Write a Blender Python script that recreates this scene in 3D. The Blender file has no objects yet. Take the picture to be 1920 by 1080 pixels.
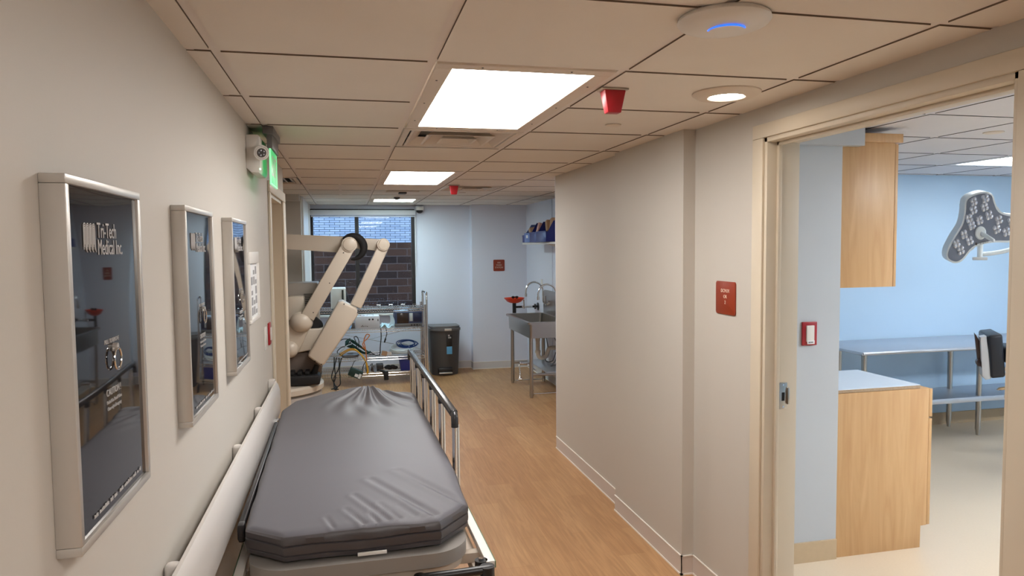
import bpy, bmesh, math, random
from mathutils import Vector, Matrix
random.seed(7)
C = bpy.context.scene.collection
sc = bpy.context.scene

# ------------------------------------------------------------------ camera
EYE = Vector((0.0, 0.0, 1.647))
YAW, PIT, ROL, FPX = 0.2295, 0.0590, -0.0097, 1327.1
fwd = Vector((math.sin(YAW)*math.cos(PIT), math.cos(YAW)*math.cos(PIT), -math.sin(PIT)))
r0 = Vector((math.cos(YAW), -math.sin(YAW), 0)); u0 = r0.cross(fwd)
rt = r0*math.cos(ROL) + u0*math.sin(ROL); up = -r0*math.sin(ROL) + u0*math.cos(ROL)
cam = bpy.data.cameras.new('camera'); co = bpy.data.objects.new('camera', cam); C.objects.link(co)
M = Matrix((rt, up, -fwd)).transposed().to_4x4(); M.translation = EYE
co.matrix_world = M
cam.sensor_width = 36; cam.lens = FPX/1920*36; cam.clip_start = 0.02
sc.camera = co
# ------------------------------------------------------------------ world and exposure
w = bpy.data.worlds.new('sky'); sc.world = w; w.use_nodes = True
bg = w.node_tree.nodes['Background']
bg.inputs[0].default_value = (0.50, 0.72, 1.0, 1); bg.inputs[1].default_value = 5.2
vs = sc.view_settings
vs.view_transform = 'Standard'; vs.look = 'None'; vs.gamma = 1; vs.use_curve_mapping = False
vs.exposure = 0.0
CORR = (1.0, 0.97, 0.94); CORR_S = 20.0
ORC = (0.90, 0.96, 1.0); OR_S = 24.0
FARC = (0.74, 0.97, 1.0)
DL_S = 30.0

# ------------------------------------------------------------------ materials
def S(r, g, b):
    f = lambda c: (c/255/12.92) if c/255 <= 0.04045 else ((c/255+0.055)/1.055)**2.4
    return (f(r), f(g), f(b), 1)
MATS = {}
def mat(name, col, rough=0.5, metal=0.0, var=0.04, scale=8.0, bump=0.0, bscale=60.0, coat=0.0, spec=0.5, stretch=None, emis=None, estr=0.0, aniso=None):
    if name in MATS: return MATS[name]
    m = bpy.data.materials.new(name); m.use_nodes = True
    nt = m.node_tree; p = nt.nodes['Principled BSDF']
    tc = nt.nodes.new('ShaderNodeTexCoord'); mp = nt.nodes.new('ShaderNodeMapping')
    nt.links.new(tc.outputs['Object'], mp.inputs[0])
    if stretch: mp.inputs['Scale'].default_value = stretch
    n = nt.nodes.new('ShaderNodeTexNoise'); n.inputs['Scale'].default_value = scale; n.inputs['Detail'].default_value = 3
    nt.links.new(mp.outputs[0], n.inputs[0])
    mx = nt.nodes.new('ShaderNodeMix'); mx.data_type = 'RGBA'
    a = [min(1, c*(1-var)) for c in col[:3]]+[1]; b = [min(1, c*(1+var)) for c in col[:3]]+[1]
    mx.inputs[6].default_value = a; mx.inputs[7].default_value = b
    nt.links.new(n.outputs[0], mx.inputs[0]); nt.links.new(mx.outputs[2], p.inputs['Base Color'])
    p.inputs['Roughness'].default_value = rough; p.inputs['Metallic'].default_value = metal
    p.inputs['Coat Weight'].default_value = coat; p.inputs['Specular IOR Level'].default_value = spec
    if bump:
        n2 = nt.nodes.new('ShaderNodeTexNoise'); n2.inputs['Scale'].default_value = bscale
        nt.links.new(mp.outputs[0], n2.inputs[0])
        bp = nt.nodes.new('ShaderNodeBump'); bp.inputs['Strength'].default_value = bump; bp.inputs['Distance'].default_value = 0.002
        nt.links.new(n2.outputs[0], bp.inputs['Height']); nt.links.new(bp.outputs[0], p.inputs['Normal'])
    if emis:
        p.inputs['Emission Color'].default_value = (*emis[:3], 1); p.inputs['Emission Strength'].default_value = estr
    MATS[name] = m; return m
def wood_mat(name, c1, c2, axis='z', rough=0.4):
    if name in MATS: return MATS[name]
    m = mat(name, c1, rough)
    nt = m.node_tree
    mx = [n for n in nt.nodes if n.type == 'MIX'][0]; n = [n for n in nt.nodes if n.type == 'TEX_NOISE'][0]; mp = [n for n in nt.nodes if n.type == 'MAPPING'][0]
    mp.inputs['Scale'].default_value = {'z': (9, 9, 0.7), 'y': (9, 0.8, 9)}[axis]
    n.inputs['Scale'].default_value = 2.2; n.inputs['Detail'].default_value = 6; n.inputs['Distortion'].default_value = 1.2
    rp = nt.nodes.new('ShaderNodeValToRGB'); rp.color_ramp.elements[0].position = 0.3; rp.color_ramp.elements[1].position = 0.7
    nt.links.new(n.outputs[0], rp.inputs[0]); nt.links.new(rp.outputs[0], mx.inputs[0])
    mx.inputs[6].default_value = c1; mx.inputs[7].default_value = c2
    return m
def plank_floor():
    m = bpy.data.materials.new('wood plank floor'); m.use_nodes = True; nt = m.node_tree; p = nt.nodes['Principled BSDF']
    tc = nt.nodes.new('ShaderNodeTexCoord'); mp = nt.nodes.new('ShaderNodeMapping'); mp.inputs['Rotation'].default_value = (0, 0, math.pi/2)
    nt.links.new(tc.outputs['Object'], mp.inputs[0])
    br = nt.nodes.new('ShaderNodeTexBrick'); nt.links.new(mp.outputs[0], br.inputs[0])
    br.inputs['Scale'].default_value = 1; br.inputs['Brick Width'].default_value = 0.92; br.inputs['Row Height'].default_value = 0.152
    br.inputs['Mortar Size'].default_value = 0.0006; br.inputs['Mortar Smooth'].default_value = 0.3; br.inputs['Bias'].default_value = 0
    br.offset = 0.37
    br.inputs['Color1'].default_value = S(194, 151, 106); br.inputs['Color2'].default_value = S(179, 134, 91); br.inputs['Mortar'].default_value = S(160, 112, 70)
    mp2 = nt.nodes.new('ShaderNodeMapping'); mp2.inputs['Scale'].default_value = (14, 0.9, 1); nt.links.new(tc.outputs['Object'], mp2.inputs[0])
    n = nt.nodes.new('ShaderNodeTexNoise'); n.inputs['Scale'].default_value = 2.5; n.inputs['Detail'].default_value = 7; n.inputs['Distortion'].default_value = 1.6
    nt.links.new(mp2.outputs[0], n.inputs[0])
    rp = nt.nodes.new('ShaderNodeValToRGB'); rp.color_ramp.elements[0].position = 0.35; rp.color_ramp.elements[1].position = 0.72
    rp.color_ramp.elements[0].color = (0.74, 0.70, 0.64, 1); rp.color_ramp.elements[1].color = (1.05, 1.05, 1.05, 1)
    nt.links.new(n.outputs[0], rp.inputs[0])
    mx = nt.nodes.new('ShaderNodeMix'); mx.data_type = 'RGBA'; mx.blend_type = 'MULTIPLY'; mx.inputs[0].default_value = 0.8
    nt.links.new(br.outputs[0], mx.inputs[6]); nt.links.new(rp.outputs[0], mx.inputs[7]); nt.links.new(mx.outputs[2], p.inputs['Base Color'])
    p.inputs['Roughness'].default_value = 0.42
    return m
def brick_mat(name, a, b, mo, w_, h_, ms, sc_=1):
    m = bpy.data.materials.new(name); m.use_nodes = True; nt = m.node_tree; p = nt.nodes['Principled BSDF']
    tc = nt.nodes.new('ShaderNodeTexCoord'); mp = nt.nodes.new('ShaderNodeMapping'); mp.inputs['Rotation'].default_value = (math.pi/2, 0, 0)
    nt.links.new(tc.outputs['Object'], mp.inputs[0])
    br = nt.nodes.new('ShaderNodeTexBrick'); nt.links.new(mp.outputs[0], br.inputs[0])
    br.inputs['Scale'].default_value = sc_; br.inputs['Brick Width'].default_value = w_; br.inputs['Row Height'].default_value = h_
    br.inputs['Mortar Size'].default_value = ms
    br.inputs['Color1'].default_value = a; br.inputs['Color2'].default_value = b; br.inputs['Mortar'].default_value = mo
    nt.links.new(br.outputs[0], p.inputs['Base Color']); p.inputs['Roughness'].default_value = 0.9; p.inputs['Specular IOR Level'].default_value = 0.1
    return m
def clear_glass(name, refl=0.10, tint=(0.93, 0.96, 1)):
    m = bpy.data.materials.new(name); m.use_nodes = True; nt = m.node_tree
    nt.nodes.remove(nt.nodes['Principled BSDF']); out = nt.nodes['Material Output']
    t = nt.nodes.new('ShaderNodeBsdfTransparent'); t.inputs[0].default_value = (*tint, 1)
    g = nt.nodes.new('ShaderNodeBsdfGlossy'); g.inputs['Roughness'].default_value = 0.02
    f = nt.nodes.new('ShaderNodeFresnel'); f.inputs[0].default_value = 1.33
    x = nt.nodes.new('ShaderNodeMixShader'); nt.links.new(f.outputs[0], x.inputs[0]); nt.links.new(t.outputs[0], x.inputs[1]); nt.links.new(g.outputs[0], x.inputs[2])
    nt.links.new(x.outputs[0], out.inputs[0]); return m
def striped_panel(name, col, strength, lo, hi, axis_scale, axis='x'):
    """prismatic diffuser over four tubes: a soft brighter band under each tube"""
    m = bpy.data.materials.new(name); m.use_nodes = True; nt = m.node_tree; p = nt.nodes['Principled BSDF']
    p.inputs['Base Color'].default_value = (0.8, 0.8, 0.8, 1); p.inputs['Roughness'].default_value = 0.4
    tc = nt.nodes.new('ShaderNodeTexCoord'); sp = nt.nodes.new('ShaderNodeSeparateXYZ'); nt.links.new(tc.outputs['Object'], sp.inputs[0])
    mu = nt.nodes.new('ShaderNodeMath'); mu.operation = 'MULTIPLY'; mu.inputs[1].default_value = axis_scale; nt.links.new(sp.outputs[{'x': 0, 'y': 1}[axis]], mu.inputs[0])
    sn = nt.nodes.new('ShaderNodeMath'); sn.operation = 'COSINE'; nt.links.new(mu.outputs[0], sn.inputs[0])
    mr = nt.nodes.new('ShaderNodeMapRange'); mr.inputs[1].default_value = -1; mr.inputs[2].default_value = 1; mr.inputs[3].default_value = strength*lo; mr.inputs[4].default_value = strength*hi
    nt.links.new(sn.outputs[0], mr.inputs[0]); nt.links.new(mr.outputs[0], p.inputs['Emission Strength'])
    p.inputs['Emission Color'].default_value = (*col, 1); return m

wall_m = mat('warm off-white wall paint', S(195, 189, 180), 0.55, var=0.015, scale=2, bump=0.08, bscale=120)
far_daylit_m = mat('white wall paint', S(216, 219, 232), 0.55, var=0.015, scale=2, bump=0.06, bscale=120)  # bluish window daylight on the far walls, put into the paint colour
or_lit_grey_m = mat('side room wall paint lit grey', S(188, 192, 197), 0.5, var=0.012, scale=2)  # same side room paint as below, its greyer lighting put into the colour
or_lit_cool_m = mat('side room wall paint lit cool blue', S(192, 220, 246), 0.5, var=0.012, scale=2)  # side room paint with the cool, brighter light put into the colour
cream_m = mat('cream door paint', S(208, 196, 176), 0.45, var=0.02)
tile_m = mat('ceiling tile', S(224, 216, 206), 0.9, var=0.03, scale=5, bump=0.1, bscale=200)
tile_gap_shade = mat('tile edge shadow gap tone', S(122, 106, 92), 0.95)  # dark colour on tile sides paints the shadow gap between tiles
tee_m = mat('ceiling grid paint', S(222, 212, 204), 0.6, var=0.01)
ortile_m = mat('white ceiling tile', S(214, 212, 216), 0.9, var=0.02, scale=5)
ortee_m = mat('white ceiling grid paint', S(224, 222, 224), 0.6, var=0.01)
base_m = mat('greyish vinyl base', S(205, 193, 184), 0.5, var=0.02)
bead_m = mat('white caulk line', S(240, 234, 226), 0.4, var=0.01)
orbase_m = mat('tan cove base', S(196, 172, 140), 0.4, var=0.05, scale=40)
orfloor_m = mat('speckled beige sheet floor', S(226, 208, 184), 0.28, var=0.05, scale=90)
fix_m = mat('fixture white paint', S(214, 200, 184), 0.45, var=0.01)
alu_m = mat('satin aluminium', S(200, 196, 190), 0.35, 0.55, var=0.02)
chrome = mat('chrome', S(225, 225, 225), 0.12, 1.0, var=0.01)
steel = mat('brushed stainless steel', S(178, 174, 168), 0.28, 1.0, var=0.05, scale=20, stretch=(1, 1, 30))
steel2 = mat('stainless table steel', S(196, 200, 208), 0.32, 0.7, var=0.03, scale=6)
darkglass = mat('smoked window plastic', S(30, 29, 32), 0.03, 0, var=0.02, spec=0.7, coat=0.1, bump=0.02, bscale=6)
letter_m = mat('silver lettering', S(185, 183, 182), 0.4, var=0.02)
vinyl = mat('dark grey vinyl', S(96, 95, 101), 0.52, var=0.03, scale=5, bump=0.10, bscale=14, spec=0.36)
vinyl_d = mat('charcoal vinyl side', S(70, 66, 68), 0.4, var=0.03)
greypl = mat('grey painted deck', S(134, 129, 124), 0.4, var=0.04)
beigepl = mat('beige painted steel', S(176, 164, 150), 0.4, var=0.04)
whitepl = mat('white plastic', S(222, 218, 212), 0.35, var=0.01)
black = mat('black plastic', S(22, 22, 24), 0.35, var=0.05)
blackm = mat('black matte rubber', S(18, 18, 20), 0.7, var=0.05)
railcol = mat('ivory crash rail vinyl', S(206, 201, 196), 0.30, var=0.015)
scope_m = mat('ivory enamel', S(206, 196, 180), 0.35, var=0.02)
scope_g = mat('grey enamel', S(152, 145, 136), 0.4, var=0.03)
maple = wood_mat('maple laminate', S(212, 172, 124), S(196, 152, 104), 'z', 0.4)
particle = mat('particle board', S(170, 145, 118), 0.8, var=0.35, scale=180)
ctop = mat('pale laminate worktop', S(222, 232, 244), 0.25, var=0.01)
red = mat('red plastic', S(158, 22, 32), 0.35, var=0.03)
signred = mat('rust red sign plastic', S(142, 50, 24), 0.4, var=0.03)
signtxt = mat('cream sign lettering', S(226, 205, 185), 0.5)
orange = mat('orange-red plastic', S(222, 62, 28), 0.35, var=0.03)
navy = mat('navy plastic', S(16, 34, 118), 0.35, var=0.05)
ltblue = mat('light blue bin plastic', S(92, 116, 178), 0.4, var=0.05)
brownp = mat('brown kraft packet', S(186, 150, 118), 0.7, var=0.12, scale=20)
dkgrey = mat('dark grey plastic', S(72, 69, 68), 0.45, var=0.04)
midgrey = mat('mid grey plastic', S(104, 102, 102), 0.4, var=0.04)
lampgrey = mat('lamp face grey', S(118, 126, 142), 0.35, var=0.03)
lampwhite = mat('lamp white', S(226, 234, 238), 0.3, var=0.01)
lens_m = mat('clear lens', S(196, 200, 210), 0.08, 0.6, var=0.3, scale=60)
winframe = mat('dark bronze window frame', S(34, 30, 30), 0.4, var=0.05)
blind_m = mat('white roller blind', S(214, 214, 218), 0.6, var=0.01)
paper = mat('white paper', S(232, 234, 236), 0.6, var=0.02)
ink = mat('grey print', S(150, 150, 152), 0.6)
pvc = mat('grey-white pvc pipe', S(200, 190, 176), 0.4, var=0.02)
greencab = mat('green cable', S(12, 70, 62), 0.4); yellowcab = mat('yellow cable', S(214, 160, 40), 0.4); bluecab = mat('blue cable', S(24, 62, 130), 0.4)
whitecab = mat('pale grey cable', S(190, 202, 206), 0.4); orangecab = mat('orange cable', S(206, 120, 50), 0.4); blackcab = mat('black cable', S(24, 24, 26), 0.5)
greenbox = mat('dark green box', S(22, 52, 46), 0.5)
led_blue = mat('blue glowing ring', (0.02, 0.1, 1, 1), 0.4, emis=(0.03, 0.17, 1.0), estr=1.3)
led_green = mat('green edge-lit plate', (0.1, 0.6, 0.25, 1), 0.3, emis=(0.05, 0.75, 0.22), estr=0.5)
led_dot = mat('green led', (0.5, 1, 0.6, 1), 0.3, emis=(0.6, 1, 0.7), estr=2)
dkgreen = mat('dark green lettering', S(20, 110, 60), 0.4)
scr = mat('dark screen', S(52, 44, 42), 0.15, var=0.05)
glass_m = clear_glass('window glass')
panel_m = striped_panel('fluorescent diffuser', CORR, CORR_S, 0.75, 1.25, 2*math.pi/0.118)
panel_far = striped_panel('greenish fluorescent diffuser', FARC, 36.0, 0.8, 1.2, 2*math.pi/0.118)
panel_or_fill = striped_panel('cool fluorescent diffuser', ORC, OR_S*1.7, 0.8, 1.2, 2*math.pi/0.118, 'y')  # stronger diffuser for the added panels outside the view
panel_or = striped_panel('cool fluorescent diffuser', ORC, OR_S*0.35, 0.8, 1.2, 2*math.pi/0.118, 'y')
dl_m = mat('downlight lens', (0.9, 0.9, 0.9, 1), 0.3, emis=(1, 0.90, 0.78), estr=DL_S)

# ------------------------------------------------------------------ mesh helpers (all in world metres)
OFF = {}
def NB(): return bmesh.new()
def obj(name, bm, m, parent=None, smooth=True):
    me = bpy.data.meshes.new(name)
    if parent is None:
        xs = [v.co.x for v in bm.verts]; ys = [v.co.y for v in bm.verts]; zs = [v.co.z for v in bm.verts]
        o3 = Vector(((min(xs)+max(xs))/2, (min(ys)+max(ys))/2, min(zs)))
    else: o3 = OFF[parent.name]
    bmesh.ops.translate(bm, verts=bm.verts, vec=-o3)
    bmesh.ops.recalc_face_normals(bm, faces=bm.faces)
    bm.to_mesh(me); bm.free()
    for x in (m if isinstance(m, (list, tuple)) else [m]): me.materials.append(x)
    if smooth: me.shade_smooth(); me.set_sharp_from_angle(angle=math.radians(38))
    o = bpy.data.objects.new(name, me); C.objects.link(o)
    if parent is None: o.location = o3
    else: o.parent = parent
    OFF[o.name] = o3
    return o
def tag(o, label, cat, group=None, kind=None):
    if label: o['label'] = label
    if cat: o['category'] = cat
    if group: o['group'] = group
    if kind: o['kind'] = kind
    return o
def struct(o): o['kind'] = 'structure'; return o
def thing(name, label, cat, loc, group=None):
    o = bpy.data.objects.new(name, None); C.objects.link(o); o.location = loc; o.empty_display_size = 0.05
    OFF[o.name] = Vector(loc); return tag(o, label, cat, group)
def dup(root, delta, label, group=None):
    r = root.copy(); C.objects.link(r); r.location = root.location + Vector(delta); r['label'] = label
    if group: r['group'] = group
    for ch in list(root.children):
        c = ch.copy(); C.objects.link(c); c.parent = r
        for g in list(ch.children):
            d = g.copy(); C.objects.link(d); d.parent = c
    return r
def box(bm, x0, x1, y0, y1, z0, z1, bev=0, seg=2, mi=0, rot=None, piv=None):
    n0 = len(bm.verts)
    r = bmesh.ops.create_cube(bm, size=1)
    vs_ = r['verts']
    for v in vs_: v.co = Vector(((x0+x1)/2+v.co.x*(x1-x0), (y0+y1)/2+v.co.y*(y1-y0), (z0+z1)/2+v.co.z*(z1-z0)))
    fs = set(f for v in vs_ for f in v.link_faces)
    if bev:
        es = list(set(e for v in vs_ for e in v.link_edges))
        rr = bmesh.ops.bevel(bm, geom=es, offset=bev, segments=seg, profile=0.5, affect='EDGES')
        vs_ = list(set(v for v in rr['verts'] if v.is_valid) | set(v for v in vs_ if v.is_valid))
        fs = set(f for v in vs_ for f in v.link_faces)
    if mi:
        for f in fs: f.material_index = mi
    if rot is not None:
        bmesh.ops.rotate(bm, verts=vs_, cent=piv or Vector(((x0+x1)/2, (y0+y1)/2, (z0+z1)/2)), matrix=rot)
    return vs_
def frame_of(d):
    d = d.normalized(); a = Vector((0, 0, 1)) if abs(d.z) < 0.9 else Vector((1, 0, 0))
    u = d.cross(a).normalized(); return u, d.cross(u).normalized()
def cyl(bm, p0, p1, r_0, r_1=None, seg=16, cap=True, mi=0):
    r_1 = r_0 if r_1 is None else r_1
    p0 = Vector(p0); p1 = Vector(p1); u, v = frame_of(p1-p0)
    rings = []
    for p, r in ((p0, r_0), (p1, r_1)):
        rings.append([bm.verts.new(p+(u*math.cos(2*math.pi*i/seg)+v*math.sin(2*math.pi*i/seg))*r) for i in range(seg)])
    fs = [bm.faces.new((rings[0][i], rings[0][(i+1) % seg], rings[1][(i+1) % seg], rings[1][i])) for i in range(seg)]
    if cap: fs += [bm.faces.new(rings[0][::-1]), bm.faces.new(rings[1])]
    for f in fs: f.material_index = mi
def tube(bm, pts, r, seg=8, closed=False, sub=1, mi=0):
    pts = [Vector(p) for p in pts]
    if sub > 1: pts = catmull(pts, sub, closed)
    n = len(pts); rings = []; pu = None
    for i, p in enumerate(pts):
        if closed: d = pts[(i+1) % n]-pts[i-1]
        else: d = pts[min(i+1, n-1)]-pts[max(i-1, 0)]
        if d.length < 1e-9: d = Vector((0, 0, 1))
        d.normalize()
        if pu is None: u, v = frame_of(d)
        else:
            u = pu-d*pu.dot(d)
            if u.length < 1e-6: u, v = frame_of(d)
            u.normalize(); v = d.cross(u)
        pu = u
        rr = r[i] if isinstance(r, list) else r
        rings.append([bm.verts.new(p+(u*math.cos(2*math.pi*k/seg)+v*math.sin(2*math.pi*k/seg))*rr) for k in range(seg)])
    for i in range(n if closed else n-1):
        a, b = rings[i], rings[(i+1) % n]
        for k in range(seg):
            f = bm.faces.new((a[k], a[(k+1) % seg], b[(k+1) % seg], b[k])); f.material_index = mi
    if not closed: bm.faces.new(rings[0][::-1]).material_index = mi; bm.faces.new(rings[-1]).material_index = mi
def catmull(P, sub, closed=False):
    out = []; n = len(P)
    rng = range(n) if closed else range(n-1)
    for i in rng:
        a = P[(i-1) % n] if (closed or i > 0) else P[0]; b = P[i]; c = P[(i+1) % n]; d = P[(i+2) % n] if (closed or i+2 < n) else P[-1]
        for s in range(sub):
            t = s/sub; out.append(0.5*((2*b)+(c-a)*t+(2*a-5*b+4*c-d)*t*t+(3*b-a-3*c+d)*t**3))
    if not closed: out.append(P[-1])
    return out
def arc(c, r, a0, a1, n, ax='xz'):
    o = []
    for i in range(n+1):
        a = math.radians(a0+(a1-a0)*i/n); q = [c[0], c[1], c[2]]
        q['xyz'.index(ax[0])] += r*math.cos(a); q['xyz'.index(ax[1])] += r*math.sin(a); o.append(Vector(q))
    return o
def prism(bm, poly, ax, a, b, bev=0, shift=(0, 0, 0), mi=0, seg=2):
    """poly: 2D outline; ax: the axis it is extruded along from a to b (other two axes in xyz order)"""
    i = 'xyz'.index(ax); oth = [k for k in range(3) if k != i]
    def P(p, t, s=0):
        q = [0, 0, 0]; q[oth[0]] = p[0]; q[oth[1]] = p[1]; q[i] = t
        return Vector(q)+Vector(shift)*s
    A = [bm.verts.new(P(p, a)) for p in poly]; B = [bm.verts.new(P(p, b, 1)) for p in poly]; n = len(poly)
    fs = [bm.faces.new(A[::-1]), bm.faces.new(B)]
    for k in range(n): fs.append(bm.faces.new((A[k], A[(k+1) % n], B[(k+1) % n], B[k])))
    for f in fs: f.material_index = mi
    if bev:
        es = [e for e in set(e for f in fs[:2] for e in f.edges)]
        bmesh.ops.bevel(bm, geom=es, offset=bev, segments=seg, profile=0.5, affect='EDGES')
def lathe(bm, prof, c, axis='z', seg=32, cap=True, mi=0, sx=1, sy=1):
    """prof: (radius, height) along axis from centre c"""
    i = 'xyz'.index(axis); oth = [k for k in range(3) if k != i]; rings = []
    for r, h in prof:
        ring = []
        for k in range(seg):
            q = [c[0], c[1], c[2]]; a = 2*math.pi*k/seg
            q[oth[0]] += r*math.cos(a)*sx; q[oth[1]] += r*math.sin(a)*sy; q[i] += h; ring.append(bm.verts.new(q))
        rings.append(ring)
    for a, b in zip(rings, rings[1:]):
        for k in range(seg): bm.faces.new((a[k], a[(k+1) % seg], b[(k+1) % seg], b[k])).material_index = mi
    if cap: bm.faces.new(rings[0][::-1]).material_index = mi; bm.faces.new(rings[-1]).material_index = mi
def ball(bm, c, r, sx=1, sy=1, sz=1, seg=20, mi=0):
    res = bmesh.ops.create_uvsphere(bm, u_segments=seg, v_segments=seg//2+2, radius=r)
    for v in res['verts']: v.co = Vector((c[0]+v.co.x*sx, c[1]+v.co.y*sy, c[2]+v.co.z*sz))
    for f in set(f for v in res['verts'] for f in v.link_faces): f.material_index = mi
def rrect(x0, x1, y0, y1, r, n=5):
    out = []
    for cx, cy, a0 in ((x1-r, y1-r, 0), (x0+r, y1-r, 90), (x0+r, y0+r, 180), (x1-r, y0+r, 270)):
        for k in range(n+1):
            a = math.radians(a0+90*k/n); out.append((cx+r*math.cos(a), cy+r*math.sin(a)))
    return out
def text(name, body, size, m, parent, org, xd, ud, align='CENTER', ext=0.0004, sx=1.0, label=None, bold=0.0, ls=1.0):
    cu = bpy.data.curves.new(name, 'FONT'); cu.body = body; cu.size = size; cu.align_x = align; cu.extrude = ext; cu.offset = bold; cu.space_line = ls
    cu.resolution_u = 3
    t = bpy.data.objects.new(name, cu); C.objects.link(t)
    bpy.context.view_layer.update()
    me = bpy.data.meshes.new_from_object(t.evaluated_get(bpy.context.evaluated_depsgraph_get()))
    bpy.data.objects.remove(t); bpy.data.curves.remove(cu)
    xd = Vector(xd).normalized(); ud = Vector(ud).normalized(); nd = xd.cross(ud)
    off = OFF[parent.name]
    for v in me.vertices:
        c = v.co; v.co = Vector(org)+xd*c.x*sx+ud*c.y+nd*c.z - off
    me.name = name; me.materials.clear(); me.materials.append(m)
    o = bpy.data.objects.new(name, me); C.objects.link(o); o.parent = parent; OFF[o.name] = off
    if label: o['label'] = label
    return o

# ================================================================== ROOM SHELL
XL, XR, X2, X3, XA, ZC, T = -0.421, 1.658, 1.5955, 1.638, -0.345, 2.205, 0.6096
ZO = 2.24
CB = ZC-0.002
bm = NB(); box(bm, -3.1, 1.70, -2.7, 9.6, -0.1, 0); box(bm, 1.70, 2.5, 5.0, 9.6, -0.1, 0)
struct(obj('floor', bm, plank_floor(), smooth=False))
bm = NB(); box(bm, 1.70, 7.6, -1.1, 5.0, -0.1, 0); box(bm, 2.5, 7.6, 5.0, 5.4, -0.1, 0)
o = struct(obj('floor', bm, orfloor_m, smooth=False))
# threshold strip between the floors
bm = NB(); box(bm, 1.68, 1.72, 1.47, 2.57, 0, 0.004, 0.002); struct(obj('trim_1', bm, orbase_m))
# left wall with door hole (y 4.26-5.08)
bm = NB()
box(bm, -0.60, XL, -2.7, 4.26, 0, CB); box(bm, -0.60, XL, 5.06, 5.235, 0, CB); box(bm, -0.60, XL, 4.26, 5.06, 1.965, CB)
box(bm, -3.1, -0.60, 5.115, 5.235, 0, CB)
struct(obj('wall_left', bm, wall_m, smooth=False))
# left door: frame, leaf, handle
bm = NB()
dx = XL+0.014
box(bm, XL, dx, 4.20, 4.262, 0, 1.965, 0.004); box(bm, XL, dx, 5.055, 5.235, 0, 1.965, 0.004); box(bm, XL, dx, 4.20, 5.235, 1.9655, 2.03, 0.004)
box(bm, -0.595, XL, 4.262, 4.28, 0, 1.965); box(bm, -0.595, XL, 5.04, 5.058, 0, 1.965); box(bm, -0.595, XL, 4.262, 5.058, 1.947, 1.965)
box(bm, -0.535, -0.515, 5.02, 5.042, 0, 1.95); box(bm, -0.535, -0.515, 4.28, 4.30, 0, 1.95)
dr = struct(obj('door_1', bm, cream_m))
bm = NB(); box(bm, -0.582, -0.537, 4.284, 5.036, 0.012, 1.944, 0.003); obj('door_leaf', bm, cream_m, dr)
bm = NB(); cyl(bm, (-0.537, 4.35, 1.0), (-0.529, 4.35, 1.0), 0.03); cyl(bm, (-0.529, 4.35, 1.0), (-0.50, 4.35, 1.0), 0.01); cyl(bm, (-0.50, 4.34, 1.0), (-0.50, 4.45, 1.0), 0.009)
obj('door_handle', bm, chrome, dr)
# corridor end of camera side
bm = NB(); box(bm, -0.60, 2.0, -2.8, -2.7, 0, 2.3); struct(obj('wall_back', bm, wall_m, smooth=False))
# right wall: door wall (opening y 1.46-2.58), bumps, block
bm = NB()
box(bm, XR, 1.80, -2.7, 1.46, 0, CB); box(bm, XR, 1.80, 2.58, 3.165, 0, CB); box(bm, XR, 1.80, 1.46, 2.58, 2.075, CB)
struct(obj('wall_right', bm, wall_m, smooth=False))
bm = NB(); box(bm, X2, 2.456, 3.165, 4.06, 0, CB); box(bm, X3, 2.456, 4.06, 5.46, 0, CB)
struct(obj('wall_right_bump', bm, wall_m, smooth=False))
bm = NB(); box(bm, 1.80, 2.456, 3.14, 3.1645, 0, ZO-0.004); box(bm, 2.4565, 2.46, 3.141, 5.29, 0, ZO-0.004)
struct(obj('wall_or_return', bm, or_lit_grey_m, smooth=False))
bm = NB(); box(bm, 2.10, 2.553, 3.095, 3.1405, 2.135, ZO-0.004); struct(obj('trim_2', bm, or_lit_grey_m, smooth=False))
bm = NB(); box(bm, 2.456, 7.6, 5.29, 5.40, 0, 2.35); struct(obj('wall_or_far', bm, or_lit_cool_m, smooth=False))
bm = NB(); box(bm, 7.5, 7.6, -1.1, 5.3, 0, 2.35); struct(obj('wall_or_right', bm, or_lit_cool_m, smooth=False))
bm = NB(); box(bm, 1.80, 7.6, -1.1, -1.0, 0, 2.35); struct(obj('wall_or_near', bm, or_lit_cool_m, smooth=False))
# alcove
bm = NB(); box(bm, 2.38, 2.46, 5.46, 9.45, 0, CB); struct(obj('wall_alcove_right', bm, far_daylit_m, smooth=False))
bm = NB(); box(bm, 1.64, 2.46, 5.46, 5.475, 0, CB); struct(obj('wall_alcove_near', bm, far_daylit_m, smooth=False))
bm = NB(); box(bm, 1.63, 2.46, 9.30, 9.60, 0, 2.35); struct(obj('wall_alcove_far', bm, far_daylit_m, smooth=False))
WX0, WX1, WZ0, WZ1 = -0.445, 0.893, 0.78, 2.15
bm = NB()
box(bm, WX1, 1.63, 9.45, 9.60, 0, 2.35); box(bm, -0.60, WX0, 9.45, 9.60, 0, 2.35); box(bm, WX0, WX1, 9.45, 9.60, 0, WZ0); box(bm, WX0, WX1, 9.45, 9.60, WZ1, 2.35)
struct(obj('wall_far', bm, far_daylit_m, smooth=False))
bm = NB(); box(bm, -3.1, -0.456, 7.81, 7.93, 0, CB); box(bm, -0.60, -0.456, 7.93, 9.45, 0, CB); struct(obj('wall_far_left', bm, wall_m, smooth=False))
bm = NB(); box(bm, -3.1, -3.0, 5.1, 7.95, 0, 2.3); struct(obj('wall_far_side', bm, far_daylit_m, smooth=False))
bm = NB(); box(bm, -3.0, -0.462, 7.62, 7.81, 2.14, CB); struct(obj('trim_3', bm, wall_m, smooth=False))
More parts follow.
